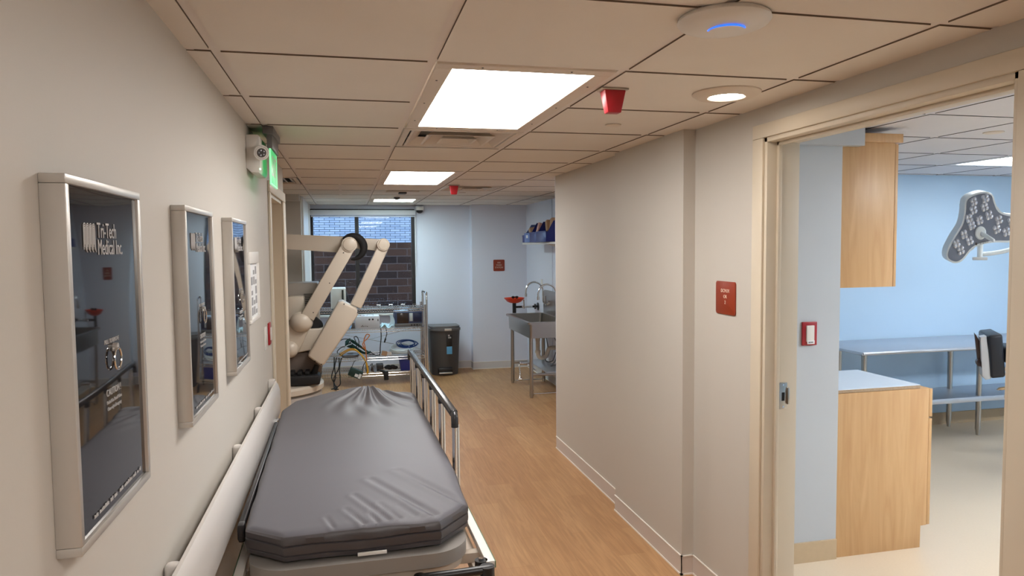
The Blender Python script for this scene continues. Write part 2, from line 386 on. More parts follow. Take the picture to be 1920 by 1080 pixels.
# white casings on the short side wall left of the window
bm = NB(); box(bm, -0.456, -0.436, 7.95, 8.03, 0, CB-0.005, 0.003); box(bm, -0.456, -0.446, 8.03, 9.2, 0, CB-0.005); box(bm, -0.456, -0.43, 9.2, 9.27, 0, CB-0.005, 0.003)
struct(obj('trim_4', bm, mat('white gloss paint', S(226, 226, 228), 0.3, var=0.01)))
bm = NB(); box(bm, 2.374, 2.38, 8.06, 8.085, 0.1, CB-0.005); struct(obj('trim_5', bm, far_daylit_m))

# door frame to the operating room (door_2)
bm = NB()
g = XR-0.012
box(bm, g, XR, 2.578, 2.652, 0, 2.073, 0.003); box(bm, g, XR, 1.39, 1.462, 0, 2.073, 0.003); box(bm, g, XR, 1.39, 2.652, 2.0735, 2.13, 0.003)
for (a, b) in ((2.560, 2.582), (1.458, 1.480)):
    box(bm, XR-0.002, 1.805, a, b, 0, 2.075, 0.002)
box(bm, XR-0.002, 1.805, 1.46, 2.58, 2.055, 2.077, 0.002)
box(bm, 1.70, 1.716, 2.546, 2.562, 0, 2.057, 0.002); box(bm, 1.70, 1.716, 1.478, 1.494, 0, 2.057, 0.002); box(bm, 1.70, 1.716, 1.48, 2.56, 2.042, 2.057, 0.002)
box(bm, 1.80, 1.812, 2.578, 2.64, 0, 2.13, 0.003); box(bm, 1.80, 1.812, 1.40, 1.462, 0, 2.13, 0.003)
dr = struct(obj('door_2', bm, cream_m))
bm = NB(); box(bm, 1.722, 1.760, 2.5565, 2.5605, 0.965, 1.075, 0.002, mi=0); box(bm, 1.757, 1.766, 2.548, 2.5605, 0.985, 1.055, 0.003)
box(bm, 1.734, 1.747, 2.5555, 2.558, 1.0, 1.035, mi=1)
sp = obj('strike_plate', bm, [steel, blackm], dr)
bm = NB()
for z in (0.975, 1.066): cyl(bm, (1.741, 2.5565, z), (1.741, 2.5550, z), 0.004, seg=10)
obj('screw', bm, chrome, sp)

# baseboards
def baseb(name, segs, m=base_m, bead=True, h=0.095):
    bm = NB()
    for (x0, x1, y0, y1) in segs:
        box(bm, x0, x1, y0, y1, 0.0, h, mi=0)
        if bead:
            e = 0.0025
            box(bm, x0-e, x1+e, y0-e, y1+e, h-0.001, h+0.004, mi=1); box(bm, x0-e*1.6, x1+e*1.6, y0-e*1.6, y1+e*1.6, 0.0, 0.008, mi=1)
    struct(obj(name, bm, [m, bead_m], smooth=False))
baseb('baseboard_right', [(XR-0.004, XR, 2.652, 3.165), (X2-0.004, X2, 3.161, 4.06), (X3-0.004, X3, 4.06, 5.46), (X2-0.004, XR, 3.161, 3.165), (XR-0.004, XR, -2.7, 1.39)])
baseb('baseboard_left', [(XL, XL+0.004, -2.7, 4.2)])
baseb('baseboard_far', [(WX1-1.3, 1.63, 9.446, 9.45), (1.626, 1.63, 9.30, 9.446), (1.626, 2.376, 9.296, 9.30), (2.376, 2.38, 5.48, 9.296)], mat('pale vinyl base', S(206, 203, 203), 0.5), True)
baseb('baseboard_or', [(1.80, 2.456, 3.128, 3.14), (2.456, 7.5, 5.278, 5.29)], orbase_m, False, 0.105)

# ------------------------------------------------------------------ ceilings
LIGHTS = {(1, 0), (1, 1), (1, 5), (1, 6), (1, 10), (1, -5), (1, -4), (2, 14)}
VENTS = {(1, 2): 1, (2, 7): 1, (-1, 6): 1}
bm = NB()
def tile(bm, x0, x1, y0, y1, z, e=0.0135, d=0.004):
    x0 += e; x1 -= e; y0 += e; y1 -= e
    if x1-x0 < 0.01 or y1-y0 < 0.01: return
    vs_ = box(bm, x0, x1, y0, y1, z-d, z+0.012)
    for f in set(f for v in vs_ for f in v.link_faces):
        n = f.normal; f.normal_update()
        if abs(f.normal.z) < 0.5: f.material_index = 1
for j in range(-5, 5):
    x0 = XA+T*j; x1 = x0+T
    if j == 4: x1 = 2.395
    if j == -1: pass
    for i in range(-8, 12):
        y0 = 2.15+T*i; y1 = min(y0+T, 9.46)
        if y0 > 9.44: continue
        if (j, i) in LIGHTS or (j, i) in VENTS: continue
        if x0 < -0.96 and y1 < 5.1: continue
        if x0 > 1.6 and y1 < 3.0: continue
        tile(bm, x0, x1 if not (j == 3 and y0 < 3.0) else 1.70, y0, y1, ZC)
box(bm, -3.1, 1.78, -2.8, 9.46, 2.28, 2.31); box(bm, 1.78, 2.6, 3.2, 9.46, 2.28, 2.31)
struct(obj('ceiling', bm, [tile_m, tile_gap_shade], smooth=False))
bm = NB()
for j in range(-4, 5):
    x = XA+T*j
    box(bm, x-0.012, x+0.012, (5.0 if j < -1 else (3.0 if j == 4 else -2.75)), 9.45, ZC, ZC+0.006)
for i in range(-8, 12):
    y = 2.15+T*i
    if y < 9.45:
        xa, xb = (-3.05 if y > 5 else -0.6), (2.39 if y > 3 else 1.7)
        sp_ = [(xa, xb)] if i not in (1, 6, -4) else [(xa, XA+T+0.012), (XA+2*T-0.012, xb)]
        for (p_, q_) in sp_: box(bm, p_, q_, y-0.012, y+0.012, ZC+0.0002, ZC+0.0058)
box(bm, -0.345-0.012+T*0.5-0.0, -0.345+0.012+T*0.5, 2.15+T*7, 2.15+T*9, ZC-0.0052, ZC-0.001)
box(bm, XL, XL+0.02, -2.7, 4.2, ZC-0.001, ZC+0.004)
struct(obj('trim_6', bm, tee_m, smooth=False))
# OR ceiling
bm = NB(); OX0, OY0 = 2.64, 2.78
ORL = {(3, 2), (4, 2), (1, -2), (2, -2), (5, -2), (6, -2)}
for j in range(-2, 9):
    for i in range(-7, 6):
        x0 = OX0+T*j; y0 = OY0+T*i; x1 = min(x0+T, 7.51); y1 = min(y0+T, 5.295)
        x0 = max(x0, 1.79)
        if y0 > 5.25 or x0 > 7.45 or y1 < -1.0: continue
        if (j, i) in ORL: continue
        tile(bm, x0, x1, y0, y1, ZO, d=0.003)
box(bm, 1.79, 7.6, -1.1, 5.4, 2.31, 2.35)
struct(obj('ceiling', bm, [ortile_m, mat('tile edge shadow gap grey', S(96, 94, 96), 0.9)], smooth=False))  # grey tile sides paint the shadow gap lines here too
bm = NB()
for j in range(-1, 9):
    x = OX0+T*j
    if j == 4: box(bm, x-0.012, x+0.012, -1, OY0+T*2, ZO, ZO+0.006); box(bm, x-0.012, x+0.012, OY0+T*3, 5.29, ZO, ZO+0.006)
    elif j in (2, 6): box(bm, x-0.012, x+0.012, OY0-T, 5.29, ZO, ZO+0.006)
    else: box(bm, x-0.012, x+0.012, -1, 5.29, ZO, ZO+0.006)
for i in range(-7, 6):
    y = OY0+T*i
    if -1 < y < 5.28: box(bm, 1.79, 7.5, y-0.012, y+0.012, ZO+0.0002, ZO+0.0058)
struct(obj('trim_7', bm, ortee_m, smooth=False))

# ------------------------------------------------------------------ light fixtures
def panel(name, label, x0, x1, y0, y1, z, m, fm=fix_m, fr=0.055, group=None, rivets=True):
    t = thing(name, label, 'ceiling light', ((x0+x1)/2, (y0+y1)/2, z), group)
    bm = NB()
    for a in ((x0, x1, y0, y0+fr), (x0, x1, y1-fr, y1), (x0, x0+fr, y0+fr, y1-fr), (x1-fr, x1, y0+fr, y1-fr)):
        box(bm, *a, z-0.006, z+0.03, 0.0015, 1)
    fo = obj('frame', bm, fm, t)
    bm = NB(); box(bm, x0+fr-0.002, x1-fr+0.002, y0+fr-0.002, y1-fr+0.002, z+0.002, z+0.008)
    obj('diffuser', bm, m, t)
    if rivets:
        bm = NB()
        for k in range(2):
            for xx in (x0+fr*0.45, x1-fr*0.45): 
                for q in (0.18, 0.5, 0.82): cyl(bm, (xx, y0+(y1-y0)*q, z-0.0075), (xx, y0+(y1-y0)*q, z-0.005), 0.0035, seg=8)
            for yy in (y0+fr*0.4, y1-fr*0.4):
                for q in (0.25, 0.75): cyl(bm, (x0+(x1-x0)*q, yy, z-0.0075), (x0+(x1-x0)*q, yy, z-0.005), 0.0035, seg=8)
            break
        obj('screw', bm, dkgrey, fo)
    return t
def cell(j, i, n=1): return (XA+T*j+0.016, XA+T*(j+1)-0.016, 2.15+T*i+0.016, 2.15+T*(i+n)-0.016)
G = 'fluorescent panels in the corridor ceiling'
panel('ceiling_light_panel', 'large bright fluorescent panel nearest in the corridor ceiling, above the stretcher', *cell(1, 0, 2), ZC, panel_m, group=G)
panel('ceiling_light_panel', 'smaller-looking second fluorescent panel along the corridor ceiling, left of the far red cap', *cell(1, 5, 2), ZC, panel_m, group=G)
panel('ceiling_light_panel', 'farthest thin greenish fluorescent panel in the ceiling by the window', *cell(1, 10, 1), ZC, panel_far, group=G)
panel('ceiling_light_panel', 'fluorescent panel in the corridor ceiling overhead behind the viewpoint', *cell(1, -5, 2), ZC, panel_m, group=G)
def orcell(j, i, n=1): return (OX0+T*j+0.016, OX0+T*(j+n)-0.016, OY0+T*i+0.016, OY0+T*(i+1)-0.016)
panel('ceiling_light_panel', 'cool white ceiling panel in the side room above the surgical lamp', *orcell(3, 2, 2), ZO, panel_or, ortee_m)
for j in (1, 5): panel('ceiling_light_panel', 'added cool white fill panel in the side room ceiling, unseen beyond the door frame', *orcell(j, -2, 2), ZO, panel_or_fill, ortee_m, group='added unseen fill panels in the side room')  # unseen panels added to brighten the side room floor

def downlight(x, y, z, label, group=None):
    t = thing('recessed_downlight', label, 'ceiling light', (x, y, z), group)
    bm = NB(); lathe(bm, [(0.060, 0.02), (0.060, -0.010), (0.068, -0.017), (0.105, -0.015), (0.123, -0.003), (0.123, 0.003)], (x, y, z-0.005), seg=48, cap=False); obj('trim_ring', bm, fix_m, t)
    bm = NB(); lathe(bm, [(0.061, -0.011), (0.061, -0.006), (0.001, -0.006)], (x, y, z-0.005), seg=40, cap=True); obj('lens', bm, dl_m, t)
    return t
downlight(1.372, 2.385, ZC, 'round recessed downlight with white trim ring in the corridor ceiling by the doorway')

downlight(2.02, 6.15, ZC, 'round recessed downlight in the alcove ceiling near the sink, hidden behind the corridor wall end')
# wireless access point
t = thing('wireless_access_point', 'white disc-shaped ceiling wireless access point with a glowing blue arc', 'access point', (0.912, 1.60, ZC))
bm = NB(); lathe(bm, [(0.104, 0.0), (0.110, -0.005), (0.112, -0.012), (0.106, -0.020), (0.085, -0.028), (0.060, -0.033), (0.048, -0.036), (0.030, -0.037), (0.001, -0.037)], (0.912, 1.60, ZC-0.003), seg=64); obj('housing', bm, whitepl, t)
bm = NB(); tube(bm, arc((0.912, 1.588, ZC-0.0395), 0.044, -195, -43, 40, 'xy'), 0.0022, 8); obj('status_light', bm, led_blue, t)

# red ceiling caps
def redcap(x, y, label):
    t = thing('red_ceiling_cap', label, 'ceiling device', (x, y, ZC-0.007), 'red tapered caps on the corridor ceiling')
    bm = NB(); box(bm, x-0.05, x+0.05, y-0.03, y+0.03, ZC-0.012, ZC-0.005, 0.002); obj('mounting_plate', bm, beigepl, t)
    bm = NB(); A = [(-0.040, -0.026), (0.040, -0.026), (0.040, 0.026), (-0.040, 0.026)]
    z0, z1 = ZC-0.012, ZC-0.090
    a = [bm.verts.new((x+p[0], y+p[1], z0)) for p in A]; b = [bm.verts.new((x+p[0]*0.62, y+p[1]*0.75, z1)) for p in A]
    bm.faces.new(a); bm.faces.new(b[::-1])
    for k in range(4): bm.faces.new((a[k], a[(k+1) % 4], b[(k+1) % 4], b[k]))
    bmesh.ops.bevel(bm, geom=list(bm.edges), offset=0.003, segments=2, profile=0.5, affect='EDGES')
    obj('red_body', bm, red, t)
redcap(0.935, 2.40, 'nearer red tapered cap under the ceiling, right of the large light panel')
redcap(0.955, 6.35, 'farther small red tapered cap under the ceiling, right of the second light panel')

def capdisc(x, y, z, label, r=0.036):
    bm = NB(); lathe(bm, [(r, 0), (r, -0.004), (r*0.8, -0.007), (0.001, -0.007)], (x, y, z-0.005), seg=24)
    tag(obj('sprinkler_cover', bm, fix_m), label, 'sprinkler cover', 'flat sprinkler covers')
capdisc(1.21, 3.10, ZC, 'flat round sprinkler cover in the corridor ceiling behind the nearer red cap')
capdisc(1.17, 7.2, ZC, 'flat round sprinkler cover in the ceiling beyond the farther red cap')
capdisc(3.42, 3.17, ZO+0.002, 'flat round sprinkler cover in the side room ceiling', 0.05)

# air diffusers
def diffuser(x0, x1, y0, y1, z, label, louv=False):
    t = thing('ceiling_air_vent', label, 'air vent', ((x0+x1)/2, (y0+y1)/2, z), None)
    bm = NB(); fr = 0.03
    for a in ((x0, x1, y0, y0+fr), (x0, x1, y1-fr, y1), (x0, x0+fr, y0+fr, y1-fr), (x1-fr, x1, y0+fr, y1-fr)): box(bm, *a, z-0.006, z+0.01, 0.002, 1)
    obj('frame', bm, fix_m, t)
    bm = NB(); box(bm, x0+fr-0.005, x1-fr+0.005, y0+fr-0.005, y1-fr+0.005, z+0.045, z+0.05); obj('duct_opening', bm, dkgrey, t)
    if louv:
        n = 9
        for k in range(n):
            xx = x0+fr+(x1-x0-2*fr)*(k+0.5)/n; bm = NB()
            box(bm, xx-0.02, xx+0.02, y0+fr, y1-fr, z+0.010, z+0.013, rot=Matrix.Rotation(math.radians(35), 3, 'Y')); obj('louver', bm, whitepl, t)
    else:
        cx, cy = (x0+x1)/2, (y0+y1)/2; h = (x1-x0)/2-fr
        for k, (a, b, dz) in enumerate(((h*0.97, h*0.70, -0.004), (h*0.66, h*0.42, -0.010), (h*0.36, h*0.16, -0.014))):
            bm = NB()   # sloping square cone
            A = [bm.verts.new((cx+sx*b, cy+sy*b, z+0.035)) for sx, sy in ((-1, -1), (1, -1), (1, 1), (-1, 1))]
            B = [bm.verts.new((cx+sx*a, cy+sy*a, z+dz)) for sx, sy in ((-1, -1), (1, -1), (1, 1), (-1, 1))]
            D = [bm.verts.new((cx+sx*(a-0.012), cy+sy*(a-0.012), z+dz)) for sx, sy in ((-1, -1), (1, -1), (1, 1), (-1, 1))]
            for q in range(4):
                bm.faces.new((A[q], A[(q+1) % 4], B[(q+1) % 4], B[q])); bm.faces.new((B[q], B[(q+1) % 4], D[(q+1) % 4], D[q])); bm.faces.new((D[q], D[(q+1) % 4], A[(q+1) % 4], A[q]))
            obj('cone', bm, fix_m, t, smooth=False)
    return t
diffuser(*cell(1, 2), ZC, 'square ceiling air vent with stepped vanes right behind the large light panel')
diffuser(*cell(2, 7), ZC, 'square ceiling air vent beyond the farther red cap')
diffuser(-0.93, -0.37, 5.83, 6.40, ZC, 'slatted ceiling air vent at the left past the exit sign', True)

# smoke detectors: flat plate beyond 2nd panel
bm = NB(); box(bm, 0.40, 0.72, 7.05, 7.25, ZC-0.012, ZC-0.005, 0.003); box(bm, 0.52, 0.60, 7.10, 7.2, ZC-0.03, ZC-0.012, 0.008, mi=1)
tag(obj('ceiling_sensor', bm, [fix_m, dkgrey]), 'flat rectangular ceiling plate with small dark sensor beyond the second light panel', 'ceiling sensor')
bm = NB(); lathe(bm, [(0.035, 0), (0.033, -0.015), (0.02, -0.028), (0.001, -0.03)], (0.56, 7.95, ZC-0.005), seg=20)
tag(obj('ceiling_sensor', bm, dkgrey), 'small dark round ceiling sensor just before the farthest light panel', 'ceiling sensor')
t = thing('security_camera', 'small dark dome camera on a white mount at the upper right corner of the window', 'camera', (0.955, 9.40, 2.10))
bm = NB(); lathe(bm, [(0.055, 0.05), (0.055, 0.01), (0.05, 0)], (0.955, 9.39, 2.13), seg=24); obj('mount', bm, whitepl, t)
bm = NB(); ball(bm, (0.955, 9.39, 2.13), 0.045, 1, 1, 0.9); obj('dome', bm, black, t)

# ------------------------------------------------------------------ window
bm = NB()
fy0, fy1 = 9.47, 9.52
box(bm, WX0, WX0+0.04, fy0, fy1, WZ0, WZ1); box(bm, WX1-0.045, WX1, fy0, fy1, WZ0, WZ1); box(bm, WX0, WX1, fy0, fy1, WZ0, WZ0+0.05); box(bm, WX0, WX1, fy0, fy1, WZ1-0.05, WZ1)
box(bm, 0.118, 0.168, fy0-0.01, fy1, WZ0, WZ1)
wn = struct(obj('window_1', bm, winframe, smooth=False))
for a, b in ((WX0+0.04, 0.118), (0.168, WX1-0.045)):
    bm = NB(); box(bm, a, b, 9.492, 9.498, WZ0+0.05, WZ1-0.05); obj('window_glass', bm, glass_m, wn)
bm = NB(); box(bm, WX0-0.02, WX1+0.02, 9.38, 9.47, WZ0-0.025, WZ0, 0.005); obj('window_sill', bm, whitepl, wn)
t = thing('roller_blind', 'white roller blind rolled up at the top of the window', 'blind', (0.224, 9.41, 2.05))
bm = NB(); box(bm, WX0+0.01, WX1+0.01, 9.37, 9.44, 2.065, 2.133, 0.01); obj('cassette', bm, blind_m, t)
bm = NB(); cyl(bm, (WX0+0.02, 9.41, 2.052), (WX1, 9.41, 2.052), 0.008); obj('bottom_bar', bm, blind_m, t)
bm = NB(); tube(bm, [(WX1+0.005, 9.40, 2.08), (WX1+0.004, 9.40, 1.6), (WX1+0.0, 9.41, 1.25), (WX1+0.008, 9.42, 1.6), (WX1+0.008, 9.42, 2.08)], 0.0025, 6, sub=6); obj('chain', bm, whitepl, t)
# outside
bm = NB(); box(bm, -8, 10, 25, 25.4, -1, 7); tag(struct(obj('wall_outside_far', bm, brick_mat('pale painted brick', S(150, 153, 160), S(132, 138, 148), S(42, 46, 54), 0.34, 0.078, 0.008), smooth=False)), None, None)
bm = NB(); box(bm, -6, 8, 12, 12.3, -1, 1.725); struct(obj('wall_outside_near', bm, brick_mat('dark brown block', S(58, 38, 28), S(30, 21, 18), S(70, 58, 52), 0.34, 0.125, 0.007), smooth=False))
bm = NB(); box(bm, -10, 12, 9.65, 25, -1.1, -1.0); struct(obj('floor_outside', bm, mat('outdoor concrete', S(120, 118, 116), 0.8), smooth=False))

# ================================================================== LEFT WALL
FG = 'black-windowed valve boxes on the left wall'
def valve_box(y0, y1, label, first):
    z0, z1 = 1.198, 1.757; xf = -0.386
    t = thing('zone_valve_box', label, 'valve box', (XL, (y0+y1)/2, z0), FG)
    fr = 0.014; bm = NB()
    for (a, b, c, d) in ((y0, y1, z0, z0+fr), (y0, y1, z1-fr, z1), (y0, y0+fr, z0+fr, z1-fr), (y1-fr, y1, z0+fr, z1-fr)):
        box(bm, XL, xf, a, b, c, d, 0.0018, 2)
    box(bm, XL, XL+0.006, y0+fr, y1-fr, z0+fr, z1-fr)
    obj('frame', bm, alu_m, t)
    bm = NB(); n = 24      # window sheet, very slightly bowed
    ya, yb, za, zb = y0+fr-0.001, y1-fr+0.001, z0+fr-0.001, z1-fr+0.001
    gr = []
    for i in range(n+1):
        row = []
        for j in range(n+1):
            u = i/n; v = j/n
            bow = 0.0012*math.sin(math.pi*u)*math.sin(math.pi*v)
            row.append(bm.verts.new((xf-0.006+bow, ya+(yb-ya)*u, za+(zb-za)*v)))
        gr.append(row)
    for i in range(n):
        for j in range(n): bm.faces.new((gr[i][j], gr[i+1][j], gr[i+1][j+1], gr[i][j+1]))
    r = bmesh.ops.extrude_face_region(bm, geom=list(bm.faces)); bmesh.ops.translate(bm, verts=[v for v in r['geom'] if isinstance(v, bmesh.types.BMVert)], vec=(-0.003, 0, 0))
    win = obj('window', bm, darkglass, t)
    X = xf-0.0045; s = (y1-y0)/0.375
    Y = lambda y: y0+(y-1.13)*s
    text('lettering', 'Tri-Tech\nMedical Inc.', 0.036, letter_m, win, (X, Y(1.268), 1.667), (0, 1, 0), (0, 0, 1), 'LEFT', sx=0.76, bold=0.0, ls=0.76)
    bm = NB()   # striped coil emblem
    for k in range(4):
        cy = Y(1.212+0.0135*k); 
        for q in range(3):
            rr = 0.0055-0.0018*q
            tube(bm, [(X, cy-rr, 1.648+0.004*q), (X, cy-rr, 1.680-0.002*q), (X, cy-rr*0.5, 1.688-0.003*q), (X, cy+rr*0.5, 1.688-0.003*q), (X, cy+rr, 1.680-0.002*q), (X, cy+rr, 1.652), (X, cy+rr*1.6, 1.644+0.002*q)], 0.0007, 5, sub=3)
    obj('emblem', bm, letter_m, win)
    text('lettering', 'PULL TO REMOVE', 0.0105, letter_m, win, (X, Y(1.318), 1.491), (0, 1, 0), (0, 0, 1), sx=0.9)
    text('lettering', 'CAUTION !', 0.0165, letter_m, win, (X, Y(1.318), 1.404), (0, 1, 0), (0, 0, 1), sx=0.9)
    text('lettering', 'Medical Gas Shutoff Valves\nClose only in Emergency', 0.0085, letter_m, win, (X, Y(1.319), 1.391), (0, 1, 0), (0, 0, 1), sx=0.85, ls=1.3)
    bm = NB(); rnd = random.Random(2); yy = 1.192     # a line of print too small to read
    while yy < 1.450:
        w_ = rnd.uniform(0.002, 0.005)
        if rnd.random() < 0.85: box(bm, X, X+0.0004, Y(yy), Y(yy+w_), 1.229, 1.229+rnd.uniform(0.004, 0.007))
        yy += w_+0.0015
    obj('small_print', bm, letter_m, win)
    yc = Y(1.326)
    bm = NB(); cyl(bm, (X-0.001, yc, 1.483), (X+0.007, yc, 1.483), 0.006, seg=14); box(bm, X, X+0.004, yc-0.012, yc+0.012, 1.476, 1.482, 0.001); mt = obj('ring_mount', bm, alu_m, win)
    bm = NB(); tube(bm, arc((X+0.006, yc, 1.462), 0.0185, 0, 360, 36, 'yz')[:-1], 0.0019, 8, closed=True); obj('pull_ring', bm, chrome, t)
    return t
v0 = valve_box(1.13, 1.505, 'largest-looking black-windowed valve box with pull ring, nearest on the left wall', True)
v1 = dup(v0, (0, 0.772, 0), 'middle of the three black-windowed valve boxes on the left wall', FG)
v2 = dup(v0, (0, 1.512, 0), 'farthest of the three black-windowed valve boxes, beside the white framed chart', FG)
# framed chart
t = thing('framed_chart', 'narrow white framed wall chart with grey printing beyond the valve boxes', 'wall chart', (XL, 3.41, 1.32))
bm = NB()
for (a, b, c, d) in ((3.25, 3.575, 1.318, 1.334), (3.25, 3.575, 1.58, 1.632), (3.25, 3.266, 1.334, 1.58), (3.559, 3.575, 1.334, 1.58)): box(bm, XL, XL+0.014, a, b, c, d, 0.003)
obj('frame', bm, whitepl, t)
bm = NB(); box(bm, XL, XL+0.004, 3.26, 3.565, 1.33, 1.585, mi=0)
for c in range(4):
    for r_ in range(5):
        if (c, r_) in ((1, 4), (2, 2)): continue
        box(bm, XL+0.004, XL+0.0046, 3.28+0.07*c, 3.28+0.07*c+0.05, 1.345+0.046*r_, 1.345+0.046*r_+(0.036 if (c+r_) % 3 else 0.02), mi=1)
ch = obj('printed_sheet', bm, [paper, ink], t)
bm = NB(); box(bm, XL+0.004, XL+0.005, 3.29, 3.30, 1.50, 1.57); box(bm, XL+0.004, XL+0.005, 3.33, 3.34, 1.47, 1.52); obj('printed_bar', bm, black, ch)
# switches
t = thing('light_switch', 'narrow white switch plate on the left wall beside the red one', 'light switch', (XL, 3.86, 1.12))
bm = NB(); box(bm, XL, XL+0.006, 3.825, 3.90, 1.122, 1.240, 0.002); obj('plate', bm, whitepl, t)
bm = NB(); box(bm, XL+0.006, XL+0.011, 3.855, 3.870, 1.160, 1.200, 0.002); obj('toggle', bm, whitepl, t)
t = thing('emergency_outlet', 'red wall outlet plate beside the cream door on the left wall', 'outlet', (XL, 4.03, 1.12))
bm = NB(); box(bm, XL, XL+0.010, 3.995, 4.075, 1.125, 1.245, 0.003); obj('plate', bm, red, t)
bm = NB(); box(bm, XL+0.010, XL+0.016, 4.015, 4.055, 1.150, 1.220, 0.002); obj('switch_paddle', bm, whitepl, t)

# crash rail
prof = []
for (dx_, z) in ((0.034, 0.768), (0.052, 0.765), (0.060, 0.775), (0.062, 0.85), (0.060, 0.895), (0.052, 0.925), (0.044, 0.936), (0.034, 0.935)):
    prof.append((XL+dx_, z))
t = thing('crash_rail', 'ivory wall-mounted handrail running along the left wall behind the stretcher', 'handrail', (XL, 0.7, 0.765))
bm = NB()
# sweep in y with a rounded return at the far end
ys = [-1.5, -0.5, 0.5, 1.5, 2.5, 3.5, 3.93, 3.98, 3.995]; ins = [0, 0, 0, 0, 0, 0, 0, 0.012, 0.026]
rings = []
for y, q in zip(ys, ins): rings.append([bm.verts.new((max(XL+0.012, p[0]-q), y, p[1])) for p in prof])
for a, b in zip(rings, rings[1:]):
    for k in range(len(prof)): bm.faces.new((a[k], a[(k+1) % len(prof)], b[(k+1) % len(prof)], b[k]))
bm.faces.new(rings[0]); bm.faces.new(rings[-1][::-1]); obj('rail', bm, railcol, t)
bm = NB(); box(bm, XL, XL+0.034, 3.93, 3.985, 0.80, 0.945, 0.006); obj('end_return', bm, railcol, t)
for yy in (-0.9, 0.1, 1.0, 1.72, 2.72, 3.35):
    bm = NB(); box(bm, XL, XL+0.036, yy-0.018, yy+0.018, 0.80, 0.930, 0.012, 3); obj('bracket', bm, railcol, t)

# emergency light + exit sign
t = thing('emergency_light', 'white wall unit with a round emergency lamp head, beside the green exit sign', 'emergency light', (XL, 3.5, 1.98))
bm = NB(); prism(bm, [(XL, 2.005), (XL+0.02, 1.985), (XL+0.052, 1.985), (XL+0.06, 2.0), (XL+0.058, 2.145), (XL+0.05, 2.152), (XL, 2.152)], 'y', 3.345, 3.62, 0.004)
obj('housing', bm, whitepl, t)
lp = Vector((XL+0.066, 3.318, 2.070)); ld = Vector((0.30, -0.9, -0.25)).normalized()
bm = NB(); cyl(bm, lp+ld*0.002-ld*0.03, lp+ld*0.006, 0.026, 0.034, 32); cyl(bm, lp+ld*0.006, lp+ld*0.010, 0.034, 0.031, 32); box(bm, XL+0.045, XL+0.068, 3.33, 3.37, 2.055, 2.095, 0.006); lh = obj('lamp_head', bm, whitepl, t)
bm = NB(); cyl(bm, lp+ld*0.010, lp+ld*0.0115, 0.020, 0.020, 24); u, v = frame_of(ld); obj('reflector', bm, dkgrey, lh)
bm = NB()
for k in range(5):
    a = 2*math.pi*k/5; q = lp+ld*0.0125+(u*math.cos(a)+v*math.sin(a))*0.011; ball(bm, q, 0.0042, seg=10)
for k in range(32):
    a = 2*math.pi*k/32; q = lp+ld*0.0102+(u*math.cos(a)+v*math.sin(a))*0.0265; box(bm, q.x-0.001, q.x+0.001, q.y-0.001, q.y+0.001, q.z-0.001, q.z+0.001, mi=1)
obj('bulb', bm, [lens_m, dkgrey], lh)
bm = NB(); ball(bm, (XL+0.058, 3.343, 2.0), 0.004, seg=10); obj('indicator_light', bm, led_dot, t)
t = thing('exit_sign', 'green edge-lit exit sign plate hanging from the ceiling beside the left wall', 'exit sign', (-0.325, 3.58, 1.945))
ex = -0.328
bm = NB(); box(bm, ex-0.028, ex+0.020, 3.40, 3.74, 2.165, ZC-0.005, 0.003); box(bm, ex-0.012, ex+0.012, 3.42, 3.72, 2.104, 2.166, 0.002); obj('canopy', bm, midgrey, t)
bm = NB(); box(bm, ex-0.003, ex+0.003, 3.43, 3.71, 1.945, 2.105, 0.001); pl = obj('green_plate', bm, led_green, t)
bm = NB(); 
for a in ((3.427, 3.713, 1.941, 1.947), (3.427, 3.432, 1.945, 2.105), (3.709, 3.714, 1.945, 2.105)): box(bm, ex-0.004, ex+0.004, *a)
obj('plate_edge', bm, mat('bright green edge', (0.3, 1, 0.5, 1), 0.3, emis=(0.35, 1, 0.55), estr=0.6), pl)
text('lettering', 'EXIT', 0.135, whitepl, pl, (ex+0.0035, 3.57, 1.985), (0, 1, 0), (0, 0, 1), ext=0.0005, sx=0.72)

# ================================================================== SIGNS AND SWITCH, RIGHT SIDE
t = thing('room_sign', 'rust red room sign on the corridor wall beside the open doorway', 'sign', (XR, 2.866, 1.33))
bm = NB(); prism(bm, rrect(2.785, 2.950, 1.332, 1.480, 0.010), 'x', XR-0.006, XR, 0.0012); p_ = obj('plate', bm, signred, t)
for i, (s_, z) in enumerate((('DCHUX', 1.431), ('OR', 1.405), ('2', 1.379))):
    text('lettering', s_, 0.0215, signtxt, p_, (XR-0.0065, 2.868, z), (0, -1, 0), (0, 0, 1), sx=0.95)
t = thing('wall_sign', 'small square rust red sign on the far wall above the eyewash', 'sign', (1.995, 9.3, 1.315))
bm = NB(); prism(bm, rrect(1.919, 2.072, 1.315, 1.468, 0.012), 'y', 9.294, 9.30, 0.001); p_ = obj('plate', bm, signred, t)
for s_, z in (('EYE', 1.418), ('WASH', 1.386), ('STATION', 1.354)): text('lettering', s_, 0.029, signtxt, p_, (1.995, 9.2935, z), (1, 0, 0), (0, 0, 1), sx=0.9)
t = thing('wall_switch', 'red framed wall switch with white paddle inside the side room', 'light switch', (2.278, 3.14, 1.13))
bm = NB(); box(bm, 2.236, 2.320, 3.128, 3.14, 1.130, 1.250, 0.003); obj('red_frame', bm, red, t)
bm = NB(); box(bm, 2.256, 2.300, 3.121, 3.129, 1.150, 1.232, 0.002); pd = obj('paddle', bm, whitepl, t)
bm = NB(); box(bm, 2.258, 2.300, 3.1195, 3.1212, 1.138, 1.156, 0.0004); obj('label_sticker', bm, paper, pd)
bm = NB()
for k in range(4): box(bm, 2.265+0.007*k, 2.270+0.007*k, 3.1188, 3.1192, 1.144, 1.150)
obj('small_print', bm, dkgrey, pd)

